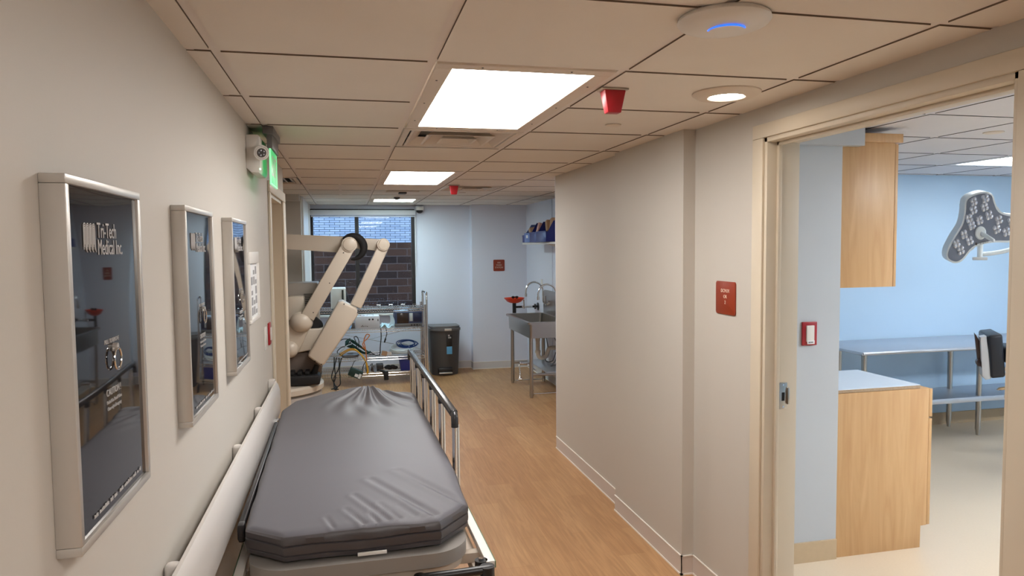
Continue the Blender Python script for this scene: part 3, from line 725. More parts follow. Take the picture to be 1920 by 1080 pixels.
# ================================================================== STRETCHER
CX, CY = 0.026, 3.15
t = thing('hospital_stretcher', 'hospital stretcher with dark grey mattress parked along the left wall', 'stretcher', (CX, CY, 0)); ST = t
def lerp_poly(P, y):
    for (a, b), (c, d) in zip(P, P[1:]):
        if a <= y <= c: return b+(d-b)*(y-a)/(c-a) if c > a else b
    return P[-1][1]
XLf = [(2.10, -0.205), (2.195, -0.318), (2.4, -0.322), (3.80, -0.328), (3.97, -0.285), (4.14, -0.11), (4.215, 0.04)]
XRf = [(2.10, 0.245), (2.225, 0.350), (2.6, 0.366), (3.97, 0.366), (4.12, 0.22), (4.215, 0.12)]
CRE = [((0.165, 2.60), (0.335, 2.235), 0.0065, 0.016), ((0.06, 2.52), (0.235, 2.14), 0.0065, 0.015), ((0.0, 2.37), (0.095, 2.13), 0.005, 0.011),
       ((0.075, 2.27), (0.125, 2.13), 0.004, 0.009), ((-0.03, 2.25), (0.02, 2.12), 0.004, 0.009), ((0.135, 2.24), (0.175, 2.14), 0.003, 0.008), ((-0.09, 2.20), (-0.07, 2.12), 0.003, 0.008), ((0.04, 2.20), (0.06, 2.12), 0.003, 0.007)]
def segd(p, a, b):
    ax, ay = a; bx, by = b; dx, dy = bx-ax, by-ay; L = dx*dx+dy*dy
    tt = ((p[0]-ax)*dx+(p[1]-ay)*dy)/L; tc = max(0, min(1, tt)); 
    qx, qy = ax+dx*tc, ay+dy*tc; s = ((p[0]-qx)*dy-(p[1]-qy)*dx)/math.sqrt(L)
    return math.hypot(p[0]-qx, p[1]-qy), s, tc
def mz(x, y):
    z = 0.820+0.006*math.exp(-((x-CX)/0.25)**2)
    for a, b, am, wd in CRE:
        d, s, tc = segd((x, y), a, b)
        k = am*(0.35+0.65*tc)
        z += -k*math.exp(-(d/wd)**2)+0.7*k*math.exp(-((d-1.6*wd)/wd)**2)*(1 if s > 0 else 0.4)
    # fan of wrinkles at the far end
    ox, oy = 0.115, 4.30
    dx, dy = x-ox, y-oy; r = math.hypot(dx, dy); an = math.atan2(dx, -dy)
    amp = 0.0085*math.exp(-((r-0.35)/0.33)**2)*(1/(1+math.exp(-(an+0.35)*9)))
    z += amp*(math.sin(an*24+1.5*math.sin(an*7)+3*r)+0.6*math.sin(an*41+2+5*math.sin(r*4)))*0.8
    z += 0.013*math.exp(-((x-0.11)/0.10)**2-((y-4.16)/0.13)**2)
    return z
bm = NB(); NU, NV = 96, 230
vv = []
for j in range(NV+1):
    y = 2.10+(4.215-2.10)*(j/NV); xl = lerp_poly(XLf, y); xr = lerp_poly(XRf, y); row = []
    for i in range(NU+1):
        x = xl+(xr-xl)*i/NU
        e = min(min(x-xl, xr-x), (y-2.10), (4.215-y)); 
        z = mz(x, y)-0.010*math.exp(-(max(e, 0)/0.010)**1.3)
        row.append(bm.verts.new((x, y, z)))
    vv.append(row)
for j in range(NV):
    for i in range(NU): bm.faces.new((vv[j][i], vv[j][i+1], vv[j+1][i+1], vv[j+1][i]))
loop = [vv[0][i] for i in range(NU+1)]+[vv[j][NU] for j in range(1, NV+1)]+[vv[NV][i] for i in range(NU-1, -1, -1)]+[vv[j][0] for j in range(NV-1, 0, -1)]
cen = Vector((CX, 3.15, 0)); prev = loop
nl = len(loop)
nrm = []
for k in range(nl):
    a = loop[k-3].co; b = loop[(k+3) % nl].co; d = Vector((b.x-a.x, b.y-a.y, 0)); d.normalize(); nrm.append(Vector((d.y, -d.x, 0)))
base = [Vector((v.co.x, v.co.y, 0)) for v in loop]
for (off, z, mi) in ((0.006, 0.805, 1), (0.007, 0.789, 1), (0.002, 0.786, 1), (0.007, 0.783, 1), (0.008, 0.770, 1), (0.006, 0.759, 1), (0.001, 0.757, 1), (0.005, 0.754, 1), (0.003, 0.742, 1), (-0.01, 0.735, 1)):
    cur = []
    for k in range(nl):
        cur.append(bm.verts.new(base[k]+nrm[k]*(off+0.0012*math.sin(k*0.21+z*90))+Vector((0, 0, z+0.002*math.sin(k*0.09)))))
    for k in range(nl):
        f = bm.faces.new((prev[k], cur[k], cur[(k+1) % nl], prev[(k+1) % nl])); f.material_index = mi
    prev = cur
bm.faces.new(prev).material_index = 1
mo = obj('mattress', bm, [vinyl, vinyl_d], t); mo['label'] = 'dark grey vinyl mattress with clipped corners and creases'
bm = NB(); box(bm, 0.0, 0.085, 2.082, 2.090, 0.7405, 0.750, 0.001); obj('tag', bm, whitepl, mo)
# deck
bm = NB(); prism(bm, rrect(-0.312, 0.338, 2.06, 4.16, 0.12, 10), 'z', 0.690, 0.733, 0.006)
obj('deck', bm, greypl, t)
bm = NB(); prism(bm, rrect(-0.300, 0.325, 2.08, 4.12, 0.10, 8), 'z', 0.660, 0.690); obj('deck_underside', bm, beigepl, t)
# deck side bars (white, green edged on the right)
for s, n in ((1, 'side_bar'), (-1, 'side_bar')):
    bm = NB(); xc = CX+s*0.368; box(bm, xc-0.014, xc+0.014, 2.06, 4.15, 0.668, 0.690, 0.002)
    sb = obj(n, bm, whitepl, t)
    bm = NB(); box(bm, xc+s*0.014, xc+s*0.0165, 2.06, 4.15, 0.668, 0.689); obj('edge_strip', bm, mat('green edge strip', S(70, 110, 80), 0.5), sb)
bm = NB()
for y in (2.18, 3.1, 4.0): box(bm, CX-0.368, CX+0.368, y, y+0.035, 0.635, 0.668, 0.003)
for x in (CX-0.36, CX+0.33): box(bm, x, x+0.03, 2.10, 4.10, 0.60, 0.637, 0.003)
obj('frame', bm, beigepl, t)
# head-end tray and push handle
bm = NB(); box(bm, -0.26, 0.17, 2.02, 2.06, 0.640, 0.662, 0.006); box(bm, -0.2, 0.13, 2.0, 2.03, 0.585, 0.645, 0.004); obj('end_bar', bm, greypl, t)
for x in (-0.14, 0.035):
    bm = NB(); cyl(bm, (x, 2.04, 0.66), (x, 2.04, 0.668), 0.011); obj('bolt', bm, black, t)
bm = NB(); tube(bm, [(0.175, 2.055, 0.665), (0.205, 2.042, 0.672), (0.28, 2.034, 0.676), (0.365, 2.030, 0.68), (0.392, 2.032, 0.68)], 0.0135, 12, sub=5)
cyl(bm, (0.378, 2.032, 0.69), (0.378, 2.032, 0.65), 0.022); cyl(bm, (0.368, 2.077, 0.69), (0.368, 2.077, 0.66), 0.020); cyl(bm, (0.178, 2.057, 0.655), (0.178, 2.057, 0.675), 0.017)
obj('push_handle', bm, black, t)
bm = NB(); cyl(bm, (0.368, 2.077, 0.691), (0.368, 2.077, 0.696), 0.009, seg=6); obj('bolt', bm, chrome, t)
bm = NB()
tube(bm, [(0.20, 2.10, 0.66), (0.19, 2.12, 0.5), (0.16, 2.3, 0.35)], 0.006, 6, sub=5); tube(bm, [(0.23, 2.10, 0.66), (0.22, 2.13, 0.5), (0.2, 2.3, 0.35)], 0.006, 6, sub=5)
obj('cable', bm, blackcab, t)
bm = NB(); cyl(bm, (0.215, 2.10, 0.66), (0.18, 2.22, 0.40), 0.012); cyl(bm, (0.15, 2.10, 0.66), (0.12, 2.22, 0.42), 0.02, mi=1); obj('gas_spring', bm, [chrome, black], t)
# columns and base
for y in (2.6, 3.7):
    bm = NB(); box(bm, CX-0.09, CX+0.09, y-0.08, y+0.08, 0.22, 0.42, 0.01); box(bm, CX-0.065, CX+0.065, y-0.06, y+0.06, 0.40, 0.66, 0.01); obj('lift_column', bm, beigepl, t)
bm = NB(); box(bm, CX-0.27, CX+0.27, 2.25, 4.05, 0.17, 0.24, 0.02); obj('base_cover', bm, greypl, t)
for sx in (-1, 1):
    for y in (2.27, 4.03):
        bm = NB(); x = CX+sx*0.29
        cyl(bm, (x, y, 0.17), (x, y, 0.20), 0.03); box(bm, x-0.03, x+0.03, y-0.02, y+0.05, 0.135, 0.17, 0.008); box(bm, x-0.028, x-0.022, y-0.01, y+0.05, 0.06, 0.15); box(bm, x+0.022, x+0.028, y-0.01, y+0.05, 0.06, 0.15); cs = obj('caster', bm, greypl, t)
        bm = NB(); cyl(bm, (x-0.02, y+0.03, 0.075), (x+0.02, y+0.03, 0.075), 0.075, seg=28); obj('wheel', bm, blackm, cs)
# raised siderail on the right
rx = 0.398
bm = NB(); prism(bm, rrect(rx-0.016, rx+0.016, 0.972, 0.999, 0.009, 4), 'y', 2.76, 4.50, 0.002)
tube(bm, [(rx, 2.775, 0.985), (rx, 2.745, 0.98), (rx, 2.738, 0.955), (rx, 2.738, 0.935)], 0.0145, 12, sub=5); tube(bm, [(rx, 4.49, 0.985), (rx, 4.51, 0.97), (rx, 4.515, 0.93)], 0.014, 12, sub=4)
for y in (3.13, 3.45, 3.77, 4.10): box(bm, rx-0.012, rx+0.012, y-0.013, y+0.013, 0.945, 0.975, 0.005)
sr = obj('side_rail', bm, mat('grey-black rail grip', S(58, 58, 60), 0.25, 0.4), t)
for y in (2.742, 3.13, 3.45, 3.77, 4.10, 4.42):
    bm = NB(); cyl(bm, (rx, y, 0.96), (rx, y-0.0, 0.66), 0.0105, seg=14); cyl(bm, (rx+0.017, y+0.012, 0.94), (rx+0.017, y+0.012, 0.66), 0.004, seg=8); obj('rail_post', bm, chrome, sr)
bm = NB(); box(bm, rx-0.012, rx+0.012, 2.72, 4.45, 0.655, 0.668, 0.004)
for y in (2.742, 4.42): box(bm, rx-0.016, rx+0.016, y-0.02, y+0.02, 0.668, 0.70, 0.004)
obj('rail_pivot', bm, greypl, sr)
# lowered siderail on the left
lx = -0.345
bm = NB(); prism(bm, rrect(lx-0.010, lx+0.009, 0.775, 0.80, 0.006, 4), 'y', 2.30, 3.60, 0.002)
box(bm, lx-0.011, lx+0.011, 2.265, 2.305, 0.748, 0.801, 0.007); cyl(bm, (lx, 2.285, 0.76), (lx, 2.285, 0.742), 0.010)
sl = obj('side_rail', bm, mat('dark rail grip', S(46, 44, 46), 0.35, 0.2), t)
bm = NB(); 
for v_ in (0,): box(bm, lx-0.012, lx+0.010, 3.60, 3.68, 0.778, 0.800, 0.004)
obj('rail_end', bm, chrome, sl)
for y in (2.36, 2.75, 3.1, 3.5):
    bm = NB(); cyl(bm, (lx-0.006, y, 0.775), (lx-0.02, y+0.12, 0.55), 0.008, seg=10); obj('rail_post', bm, chrome, sl)
t.rotation_euler = (0, 0, 0.012)

# ================================================================== SURGICAL MICROSCOPE
def pz(px, py): return ((px-648.6)/192.0, 1.647-(py-466+(px-648)*0.010)/191.0)
t = thing('surgical_microscope', 'large ivory floor-standing surgical microscope with folded jointed arms before the window', 'microscope', (-0.72, 7.2, 0)); SM = t
def barm(p, q, w0, w1, y0, y1, m, name, parent=t, bev=0.012):
    a = Vector(p); b = Vector(q); d = (b-a).normalized(); n = Vector((-d.y, d.x))
    poly = [a+n*w0, b+n*w1, b-n*w1, a-n*w0]
    bm = NB(); prism(bm, [(v.x, v.y) for v in poly], 'y', y0, y1, bev, seg=3); return obj(name, bm, m, parent)
bm = NB(); prism(bm, [(-1.15, 1.80), (-0.55, 1.782), (-0.02, 1.757), (0.05, 1.75), (0.05, 1.60), (-0.03, 1.598), (-0.58, 1.642), (-1.15, 1.67)], 'y', 7.13, 7.26, 0.012, seg=3); obj('upper_boom', bm, scope_m, t)
bm = NB(); prism(bm, [(0.05, 1.745), (0.36, 1.728), (0.36, 1.62), (0.30, 1.612), (0.05, 1.645)], 'y', 7.13, 7.22, 0.01, seg=3); obj('front_boom', bm, scope_m, t)
bm = NB(); tube(bm, arc((0.055, 7.085, 1.650), 0.115, 135, -95, 26, 'xz'), [0.010+0.028*math.sin(math.pi*min(1, max(0.0, i/26))) for i in range(27)], 12); obj('black_cable_loop', bm, blackm, t)
a1 = barm(pz(655, 460), pz(577, 592), 0.066, 0.066, 6.94, 7.03, scope_m, 'parallel_arm')
bm = NB(); cx, cz = pz(655, 460); cyl(bm, (cx, 7.13, cz), (cx, 6.93, cz), 0.072, seg=36); lathe(bm, [(0.062, 0), (0.058, -0.012), (0.03, -0.02), (0.001, -0.021)], (cx, 6.93, cz), 'y', 32); obj('joint_cap', bm, scope_m, a1)
a2 = barm(pz(718, 462), pz(664, 575), 0.052, 0.056, 7.02, 7.12, scope_m, 'front_arm')
bm = NB(); cx, cz = pz(717, 460); cyl(bm, (cx, 7.16, cz), (cx, 7.0, cz), 0.060, seg=36); lathe(bm, [(0.05, 0), (0.047, -0.008), (0.02, -0.012), (0.001, -0.0125)], (cx, 7.0, cz), 'y', 32); obj('joint_cap', bm, scope_m, a2)
bm = NB(); prism(bm, [pz(*q) for q in ((633, 564), (640, 562.5), (665, 577), (668, 588), (606, 677), (599, 680), (578, 663), (577, 659))], 'y', 6.90, 7.14, 0.022, seg=4); hd = obj('optics_housing', bm, scope_m, t)
bm = NB()
for q in ((643, 568), (667, 584), (589, 671), (600, 677), (592, 495)[:2]):
    x, z = pz(*q); cyl(bm, (x, 6.905, z), (x, 6.894, z), 0.006, seg=8)
obj('screw', bm, black, hd)
bm = NB()
for q in ((644, 475), (618, 530), (588, 583)):
    x, z = pz(*q); cyl(bm, (x, 6.945, z), (x, 6.936, z), 0.0055, seg=8)
obj('screw', bm, black, a1)
bm = NB(); x, z = pz(566, 601); ball(bm, (x, 6.99, z), 0.108, 1.0, 0.8, 0.92, 28); obj('lower_joint', bm, scope_m, t)
bm = NB()
for k in range(5): x, z = pz(586+k*1.0, 606+k*1.5); lathe(bm, [(0.06, -0.012), (0.07, 0.0), (0.06, 0.012)], (x, 7.10+0.02*k, z), 'y', 20)
obj('black_bellows', bm, blackm, t)
bm = NB(); prism(bm, [pz(*q) for q in ((536, 612), (550, 603), (568, 612), (586, 600), (562, 652), (552, 664), (538, 640))], 'y', 6.98, 7.10, 0.012, seg=3); obj('lower_arm', bm, scope_m, t)
bm = NB(); x, z = pz(545, 650); ball(bm, (x, 6.97, z), 0.078, 1, 0.8, 1); obj('pivot_cap', bm, scope_m, t)
bm = NB(); prism(bm, [(-1.0, 0.63), (-0.56, 0.625), (-0.33, 0.665), (-0.20, 0.80), (-0.24, 0.87), (-1.0, 0.87)], 'y', 7.06, 7.42, 0.015, seg=3); obj('lower_body', bm, scope_m, t)
bm = NB(); box(bm, -1.0, -0.278, 7.25, 7.62, 0.87, 1.305, 0.015, 3); cb = obj('control_cabinet', bm, scope_g, t)
bm = NB(); box(bm, -0.56, -0.405, 7.08, 7.25, 0.95, 1.185, 0.02, 3); obj('power_module', bm, scope_m, t)
bm = NB()
for k in range(11): box(bm, -0.415, -0.30, 7.246, 7.252, 1.01+0.018*k, 1.018+0.018*k)
obj('vent_slot', bm, black, cb)
bm = NB(); box(bm, -0.98, -0.26, 7.12, 7.55, 0.42, 0.64, 0.02, 3); obj('column', bm, mat('brown-grey enamel', S(112, 100, 92), 0.45), t)
bm = NB(); box(bm, -1.02, -0.27, 6.92, 7.5, 0.345, 0.44, 0.02, 3)
for x in (-0.55, -0.48, -0.41): box(bm, x, x+0.045, 6.95, 7.1, 0.44, 0.475, 0.008, mi=0)
cyl(bm, (-0.33, 7.02, 0.43), (-0.30, 7.02, 0.52), 0.03, 0.025)
obj('foot_control_tray', bm, blackm, t)
bm = NB(); lathe(bm, [(0.50, 0.0), (0.52, 0.01), (0.52, 0.055), (0.50, 0.075), (0.1, 0.078)], (-0.765, 7.25, 0.262), seg=72); obj('base_disc', bm, scope_m, t)
bm = NB(); lathe(bm, [(0.49, 0), (0.50, 0.01), (0.50, 0.17), (0.47, 0.185)], (-0.765, 7.25, 0.07), seg=64); obj('base_skirt', bm, mat('pale grey enamel', S(186, 182, 176), 0.4), t)
for a in (20, 110, 200, 290):
    bm = NB(); x = -0.765+0.40*math.cos(math.radians(a)); y = 7.25+0.40*math.sin(math.radians(a)); cyl(bm, (x-0.02, y, 0.045), (x+0.02, y, 0.045), 0.045, seg=20); cyl(bm, (x, y, 0.06), (x, y, 0.09), 0.015); obj('caster', bm, blackm, t)
bm = NB(); box(bm, -1.08, -0.92, 7.1, 7.3, 0.87, 1.80, 0.02, 3); obj('mast', bm, scope_m, t)

# ================================================================== WIRE RACK with its things
Y0R, Y1R, X0R, X1R = 8.60, 9.06, -0.40, 0.915
t = thing('wire_shelving_rack', 'chrome wire shelving rack holding equipment and cables under the window', 'shelving rack', (0.25, 8.83, 0))
for x in (X0R, X1R):
    for y in (Y0R, Y1R):
        bm = NB(); cyl(bm, (x, y, 0.10), (x, y, 0.95), 0.012, seg=12)
        for k in range(20): cyl(bm, (x, y, 0.15+0.04*k), (x, y, 0.153+0.04*k), 0.0132, seg=12)
        obj('post', bm, chrome, t)
        bm = NB(); cyl(bm, (x-0.015, y, 0.045), (x+0.015, y, 0.045), 0.045, seg=18); cyl(bm, (x, y, 0.06), (x, y, 0.11), 0.012); obj('caster', bm, blackm, t)
bm = NB(); tube(bm, [(X1R+0.025, Y0R, 0.12), (X1R+0.025, Y0R, 1.00), (X1R+0.025, Y0R+0.03, 1.07), (X1R+0.025, Y0R+0.10, 1.09), (X1R+0.025, Y1R-0.10, 1.09), (X1R+0.025, Y1R-0.03, 1.07), (X1R+0.025, Y1R, 1.0), (X1R+0.025, Y1R, 0.12)], 0.013, 12, sub=4); obj('push_handle', bm, chrome, t)
for z in (0.905, 0.665, 0.325, 0.135):
    bm = NB()
    for dz in (0, -0.03):
        for a, b in (((X0R, Y0R), (X1R, Y0R)), ((X0R, Y1R), (X1R, Y1R)), ((X0R, Y0R), (X0R, Y1R)), ((X1R, Y0R), (X1R, Y1R))): cyl(bm, (*a, z+dz), (*b, z+dz), 0.004, seg=8)
    n = 44
    for k in range(n+1):
        x = X0R+(X1R-X0R)*k/n; cyl(bm, (x, Y0R, z+0.003), (x, Y1R, z+0.003), 0.0018, seg=5, cap=False)
        if k < n:
            x2 = X0R+(X1R-X0R)*(k+0.5)/n; x3 = X0R+(X1R-X0R)*(k+1)/n
            for y in (Y0R, Y1R): cyl(bm, (x, y, z), (x2, y, z-0.03), 0.0016, seg=5, cap=False); cyl(bm, (x2, y, z-0.03), (x3, y, z), 0.0016, seg=5, cap=False)
    for y in (Y0R+0.12, Y0R+0.24, Y0R+0.36): cyl(bm, (X0R, y, z-0.002), (X1R, y, z-0.002), 0.003, seg=6)
    obj('wire_shelf', bm, chrome, t)
bm = NB(); cyl(bm, (X0R, Y1R, 0.34), (X1R, Y1R, 0.64), 0.003, seg=6); cyl(bm, (X1R, Y1R, 0.34), (X0R, Y1R, 0.64), 0.003, seg=6); obj('cross_brace', bm, chrome, t)
for k in range(5):
    x = 0.2+k*0.145; bm = NB(); tube(bm, [(x, Y0R+0.06, 0.909), (x, Y0R+0.06, 0.955), (x+0.045, Y0R+0.06, 0.955), (x+0.045, Y0R+0.06, 0.909)], 0.0025, 6); obj('shelf_hook', bm, chrome, t)

SG = 'equipment on the wire rack'
# computer tower / monitor back
t = thing('monitor_unit', 'tall pale grey equipment unit with a dark stripe standing on top of the wire rack', 'equipment unit', (-0.10, 8.78, 0.909), SG)
bm = NB(); box(bm, -0.19, -0.015, 8.68, 8.92, 0.919, 1.167, 0.012, 3); obj('body', bm, mat('pale grey-white plastic', S(206, 208, 204), 0.4), t)
bm = NB(); box(bm, -0.062, -0.040, 8.676, 8.682, 0.925, 1.145); obj('dark_stripe', bm, mat('dark green-black', S(28, 38, 34), 0.4), t)
bm = NB(); box(bm, -0.18, -0.02, 8.70, 8.90, 0.9105, 0.9195); obj('foot', bm, black, t)
bm = NB(); tube(bm, [(-0.01, 8.72, 1.12), (0.01, 8.70, 1.05), (0.0, 8.72, 0.99), (0.02, 8.70, 0.94), (0.035, 8.72, 0.925)], 0.007, 8, sub=6); tube(bm, [(-0.005, 8.75, 1.08), (0.03, 8.73, 1.0), (0.01, 8.73, 0.95), (0.04, 8.73, 0.93)], 0.005, 8, sub=6)
tag(obj('cable_bundle', bm, blackcab), 'black looped cable hanging at the side of the tall pale unit', 'cable', SG)
# white electronics box
t = thing('electronics_box', 'white electronics box with two round sockets on the upper wire shelf', 'electronics box', (0.235, 8.75, 0.672), SG)
R3 = Matrix.Rotation(math.radians(-3), 3, 'Y')
bm = NB(); box(bm, 0.09, 0.375, 8.66, 8.86, 0.674, 0.822, 0.006, 2); bd = obj('body', bm, mat('white-grey metal', S(206, 208, 214), 0.4), t)
bm = NB(); 
for x in (0.255, 0.295): cyl(bm, (x, 8.661, 0.782), (x, 8.655, 0.782), 0.011, seg=16)
box(bm, 0.352, 0.362, 8.656, 8.661, 0.76, 0.785, 0.002); obj('socket', bm, black, bd)
bm = NB()
for k, (h, w_) in enumerate(((0.018, .004), (0.03, .005), (0.016, .004), (0.02, .003), (0.02, .003), (0.014, .006))): box(bm, 0.155+0.014*k, 0.155+0.014*k+w_*1.6, 8.658, 8.6605, 0.695, 0.695+h*0.7)
obj('printed_mark', bm, dkgrey, bd)
bm = NB(); box(bm, 0.12, 0.20, 8.68, 8.74, 0.822, 0.834, 0.003); tube(bm, [(0.23, 8.70, 0.822), (0.23, 8.70, 0.84), (0.30, 8.70, 0.84), (0.30, 8.70, 0.822)], 0.003, 6); obj('handle', bm, chrome, bd)
# small device left of it
t = thing('small_device', 'small clear and grey device beside the white electronics box', 'device', (0.055, 8.72, 0.672), SG)
bm = NB(); box(bm, 0.035, 0.082, 8.68, 8.74, 0.674, 0.745, 0.006); obj('body', bm, midgrey, t)
bm = NB(); cyl(bm, (0.058, 8.71, 0.745), (0.058, 8.71, 0.79), 0.018, 0.012, 16); obj('nozzle', bm, whitecab, t)
def crumple(bm, x0, x1, y0, y1, z, h, n=12, seed=1, th=0.0015):
    rnd = random.Random(seed); g_ = []
    for i in range(n+1):
        row = []
        for j in range(n+1):
            row.append(bm.verts.new((x0+(x1-x0)*i/n+rnd.uniform(-.003, .003), y0+(y1-y0)*j/n, z+h*(0.5+0.5*math.sin(i*0.9+j*0.6+seed))*rnd.uniform(0.4, 1))))
        g_.append(row)
    for i in range(n):
        for j in range(n): bm.faces.new((g_[i][j], g_[i+1][j], g_[i+1][j+1], g_[i][j+1]))
    r = bmesh.ops.extrude_face_region(bm, geom=list(bm.faces)); bmesh.ops.translate(bm, verts=[v for v in r['geom'] if isinstance(v, bmesh.types.BMVert)], vec=(0, 0, -th))
blueplastic = mat('pale blue plastic film', S(176, 206, 232), 0.25, var=0.08, scale=30)
bm = NB(); crumple(bm, -0.03, 0.05, 8.65, 8.85, 0.672, 0.07, seed=3); tag(obj('plastic_bag', bm, blueplastic), 'crumpled pale blue plastic bag left of the white electronics box', 'plastic bag', SG)
bm = NB(); crumple(bm, 0.385, 0.555, 8.63, 8.86, 0.672, 0.055, seed=5); tag(obj('paper_packet', bm, mat('pale blue paper', S(196, 222, 232), 0.5, var=0.06)), 'crumpled pale paper packet between the electronics box and the dark monitor', 'paper packet', SG)
bm = NB(); n = 10; g_ = [[bm.verts.new((0.475+0.03*math.sin(j/n*2.6)+0.07*i/n*(1-j/n*0.5), 8.655+0.01*j/n, 0.68+0.15*j/n)) for j in range(n+1)] for i in range(n+1)]
for i in range(n):
    for j in range(n): bm.faces.new((g_[i][j], g_[i+1][j], g_[i+1][j+1], g_[i][j+1]))
r = bmesh.ops.extrude_face_region(bm, geom=list(bm.faces)); bmesh.ops.translate(bm, verts=[v for v in r['geom'] if isinstance(v, bmesh.types.BMVert)], vec=(0, 0.002, 0))
tag(obj('paper_sheet', bm, mat('pale blue sheet', S(190, 216, 230), 0.5)), 'curled pale sheet leaning at the left of the dark monitor', 'paper', SG)
# navy monitor
t = thing('patient_monitor', 'navy and grey monitor with a dark screen at the right of the upper wire shelf', 'monitor', (0.72, 8.78, 0.672), SG)
bm = NB(); box(bm, 0.555, 0.890, 8.67, 8.93, 0.676, 0.865, 0.01, 3); bd = obj('body', bm, mat('slate blue plastic', S(52, 66, 98), 0.4), t)
bm = NB(); box(bm, 0.585, 0.725, 8.664, 8.672, 0.722, 0.848, 0.003); obj('screen', bm, scr, bd)
bm = NB(); box(bm, 0.558, 0.888, 8.660, 8.672, 0.678, 0.718, 0.004); fp = obj('front_panel', bm, midgrey, bd)
for x in (0.758, 0.792, 0.824, 0.855):
    bm = NB(); cyl(bm, (x, 8.66, 0.70), (x, 8.648, 0.70), 0.010 if x < 0.85 else 0.005, seg=14); obj('knob', bm, black, fp)
bm = NB(); box(bm, 0.735, 0.775, 8.662, 8.671, 0.745, 0.845, 0.003); obj('label_sticker', bm, whitecab, bd)
bm = NB(); box(bm, 0.785, 0.885, 8.664, 8.671, 0.735, 0.845, 0.003); obj('blue_cover', bm, mat('deep navy', S(18, 32, 66), 0.3), bd)
bm = NB(); box(bm, 0.62, 0.76, 8.70, 8.88, 0.868, 0.872, rot=Matrix.Rotation(math.radians(-20), 3, 'Z')); tag(obj('paper_sheet', bm, blueplastic), 'flat pale sheet lying on top of the dark monitor', 'paper', SG)
bm = NB(); box(bm, 0.74, 0.85, 8.69, 8.84, 0.869, 0.885, 0.004, rot=Matrix.Rotation(math.radians(-25), 3, 'Z')); tag(obj('booklet', bm, dkgrey), 'dark grey booklet lying on top of the dark monitor', 'booklet', SG)
# hanging black cables in the middle
bm = NB(); tube(bm, [(0.39, 8.70, 0.665), (0.392, 8.69, 0.56), (0.38, 8.70, 0.45), (0.375, 8.70, 0.36), (0.37, 8.72, 0.335)], 0.006, 8, sub=6); tube(bm, [(0.45, 8.70, 0.665), (0.46, 8.69, 0.60), (0.44, 8.7, 0.53)], 0.005, 8, sub=6); cyl(bm, (0.445, 8.70, 0.54), (0.43, 8.70, 0.49), 0.010, seg=10)
tag(obj('power_cord', bm, blackcab), 'black power cords hanging below the upper wire shelf', 'cable', SG)
# coils
def coil(name, cx, cy, z, r, n, rad, m, label, sq=0.6, tilt=0.3, seed=0):
    rnd = random.Random(seed); pts = []
    for k in range(n*16):
        a = 2*math.pi*k/16; rr = r*(0.8+0.2*math.sin(k*0.21+seed))
        pts.append((cx+rr*math.cos(a)*(1+0.05*math.sin(k*.13)), cy+rr*sq*math.sin(a), z+0.008+rad*1.6*(k/16)*0.55+tilt*rr*math.sin(a)+0.004*math.sin(k*.7)))
    bm = NB(); tube(bm, pts, rad, 8, sub=2); return tag(obj(name, bm, m), label, 'cable', SG)
coil('cable_coil', 0.64, 8.76, 0.372, 0.155, 6, 0.0085, mat('pale cable', S(216, 228, 232), 0.4), 'pale grey cable coil on the right of the middle wire shelf', 0.75, 0.26, 1)
coil('cable_coil', 0.72, 8.83, 0.43, 0.135, 4, 0.0062, bluecab, 'blue cable coil lying on top of the pale grey coil', 0.75, 0.28, 2)
bm = NB(); box(bm, 0.395, 0.46, 8.68, 8.73, 0.332, 0.385, 0.006, rot=Matrix.Rotation(math.radians(12), 3, 'Y')); box(bm, 0.455, 0.51, 8.685, 8.725, 0.334, 0.378, 0.005, mi=1, rot=Matrix.Rotation(math.radians(10), 3, 'Y'))
tag(obj('cable_connector', bm, [brownp, whitepl]), 'tan and white plug connector left of the pale grey cable coil', 'connector', SG)
def loose(name, pts, rad, m, label): 
    bm = NB(); tube(bm, pts, rad, 8, sub=7); return tag(obj(name, bm, m), label, 'cable', SG)
rnd = random.Random(4)
gp = []
for k in range(5):
    dz = 0.012*k
    gp += [(-0.02+0.01*k, 8.66+0.02*k, 0.50+dz), (0.04, 8.64+0.015*k, 0.545-dz*0.6), (0.12+0.008*k, 8.63+0.01*k, 0.49-dz), (0.20, 8.65+0.02*k, 0.42-dz*0.5), (0.24+0.006*k, 8.70, 0.37+0.002*k), (0.18, 8.76, 0.36+0.004*k), (0.05, 8.80, 0.42+dz), (-0.03, 8.72+0.01*k, 0.47+dz)]
loose('green_cable', gp, 0.0065, greencab, 'dark green coiled cable in the tangle on the left of the middle wire shelf')
yp = lambda k: [(-0.10, 8.63-0.008*k, 0.36+0.02*k), (0.0, 8.62, 0.42+0.012*k), (0.07, 8.61, 0.425+0.01*k), (0.13, 8.60-0.008*k, 0.39), (0.19+0.01*k, 8.585-0.004*k, 0.31-0.02*k), (0.215+0.006*k, 8.575, 0.20), (0.20-0.01*k, 8.57, 0.12)]
loose('yellow_cable', yp(0)[:-1]+[(0.212, 8.572, 0.15), (0.224, 8.568, 0.16)]+yp(1.3)[::-1][1:], 0.007, yellowcab, 'yellow cable hanging in a long loop over the edge of the middle wire shelf')
loose('orange_cable', [(0.16, 8.62, 0.46), (0.20, 8.60, 0.43), (0.17, 8.60, 0.50), (0.235, 8.61, 0.57), (0.25, 8.61, 0.60), (0.215, 8.62, 0.605), (0.185, 8.62, 0.53), (0.20, 8.61, 0.44), (0.212, 8.59, 0.30)], 0.006, orangecab, 'orange cable with a standing loop in the tangle on the middle wire shelf')
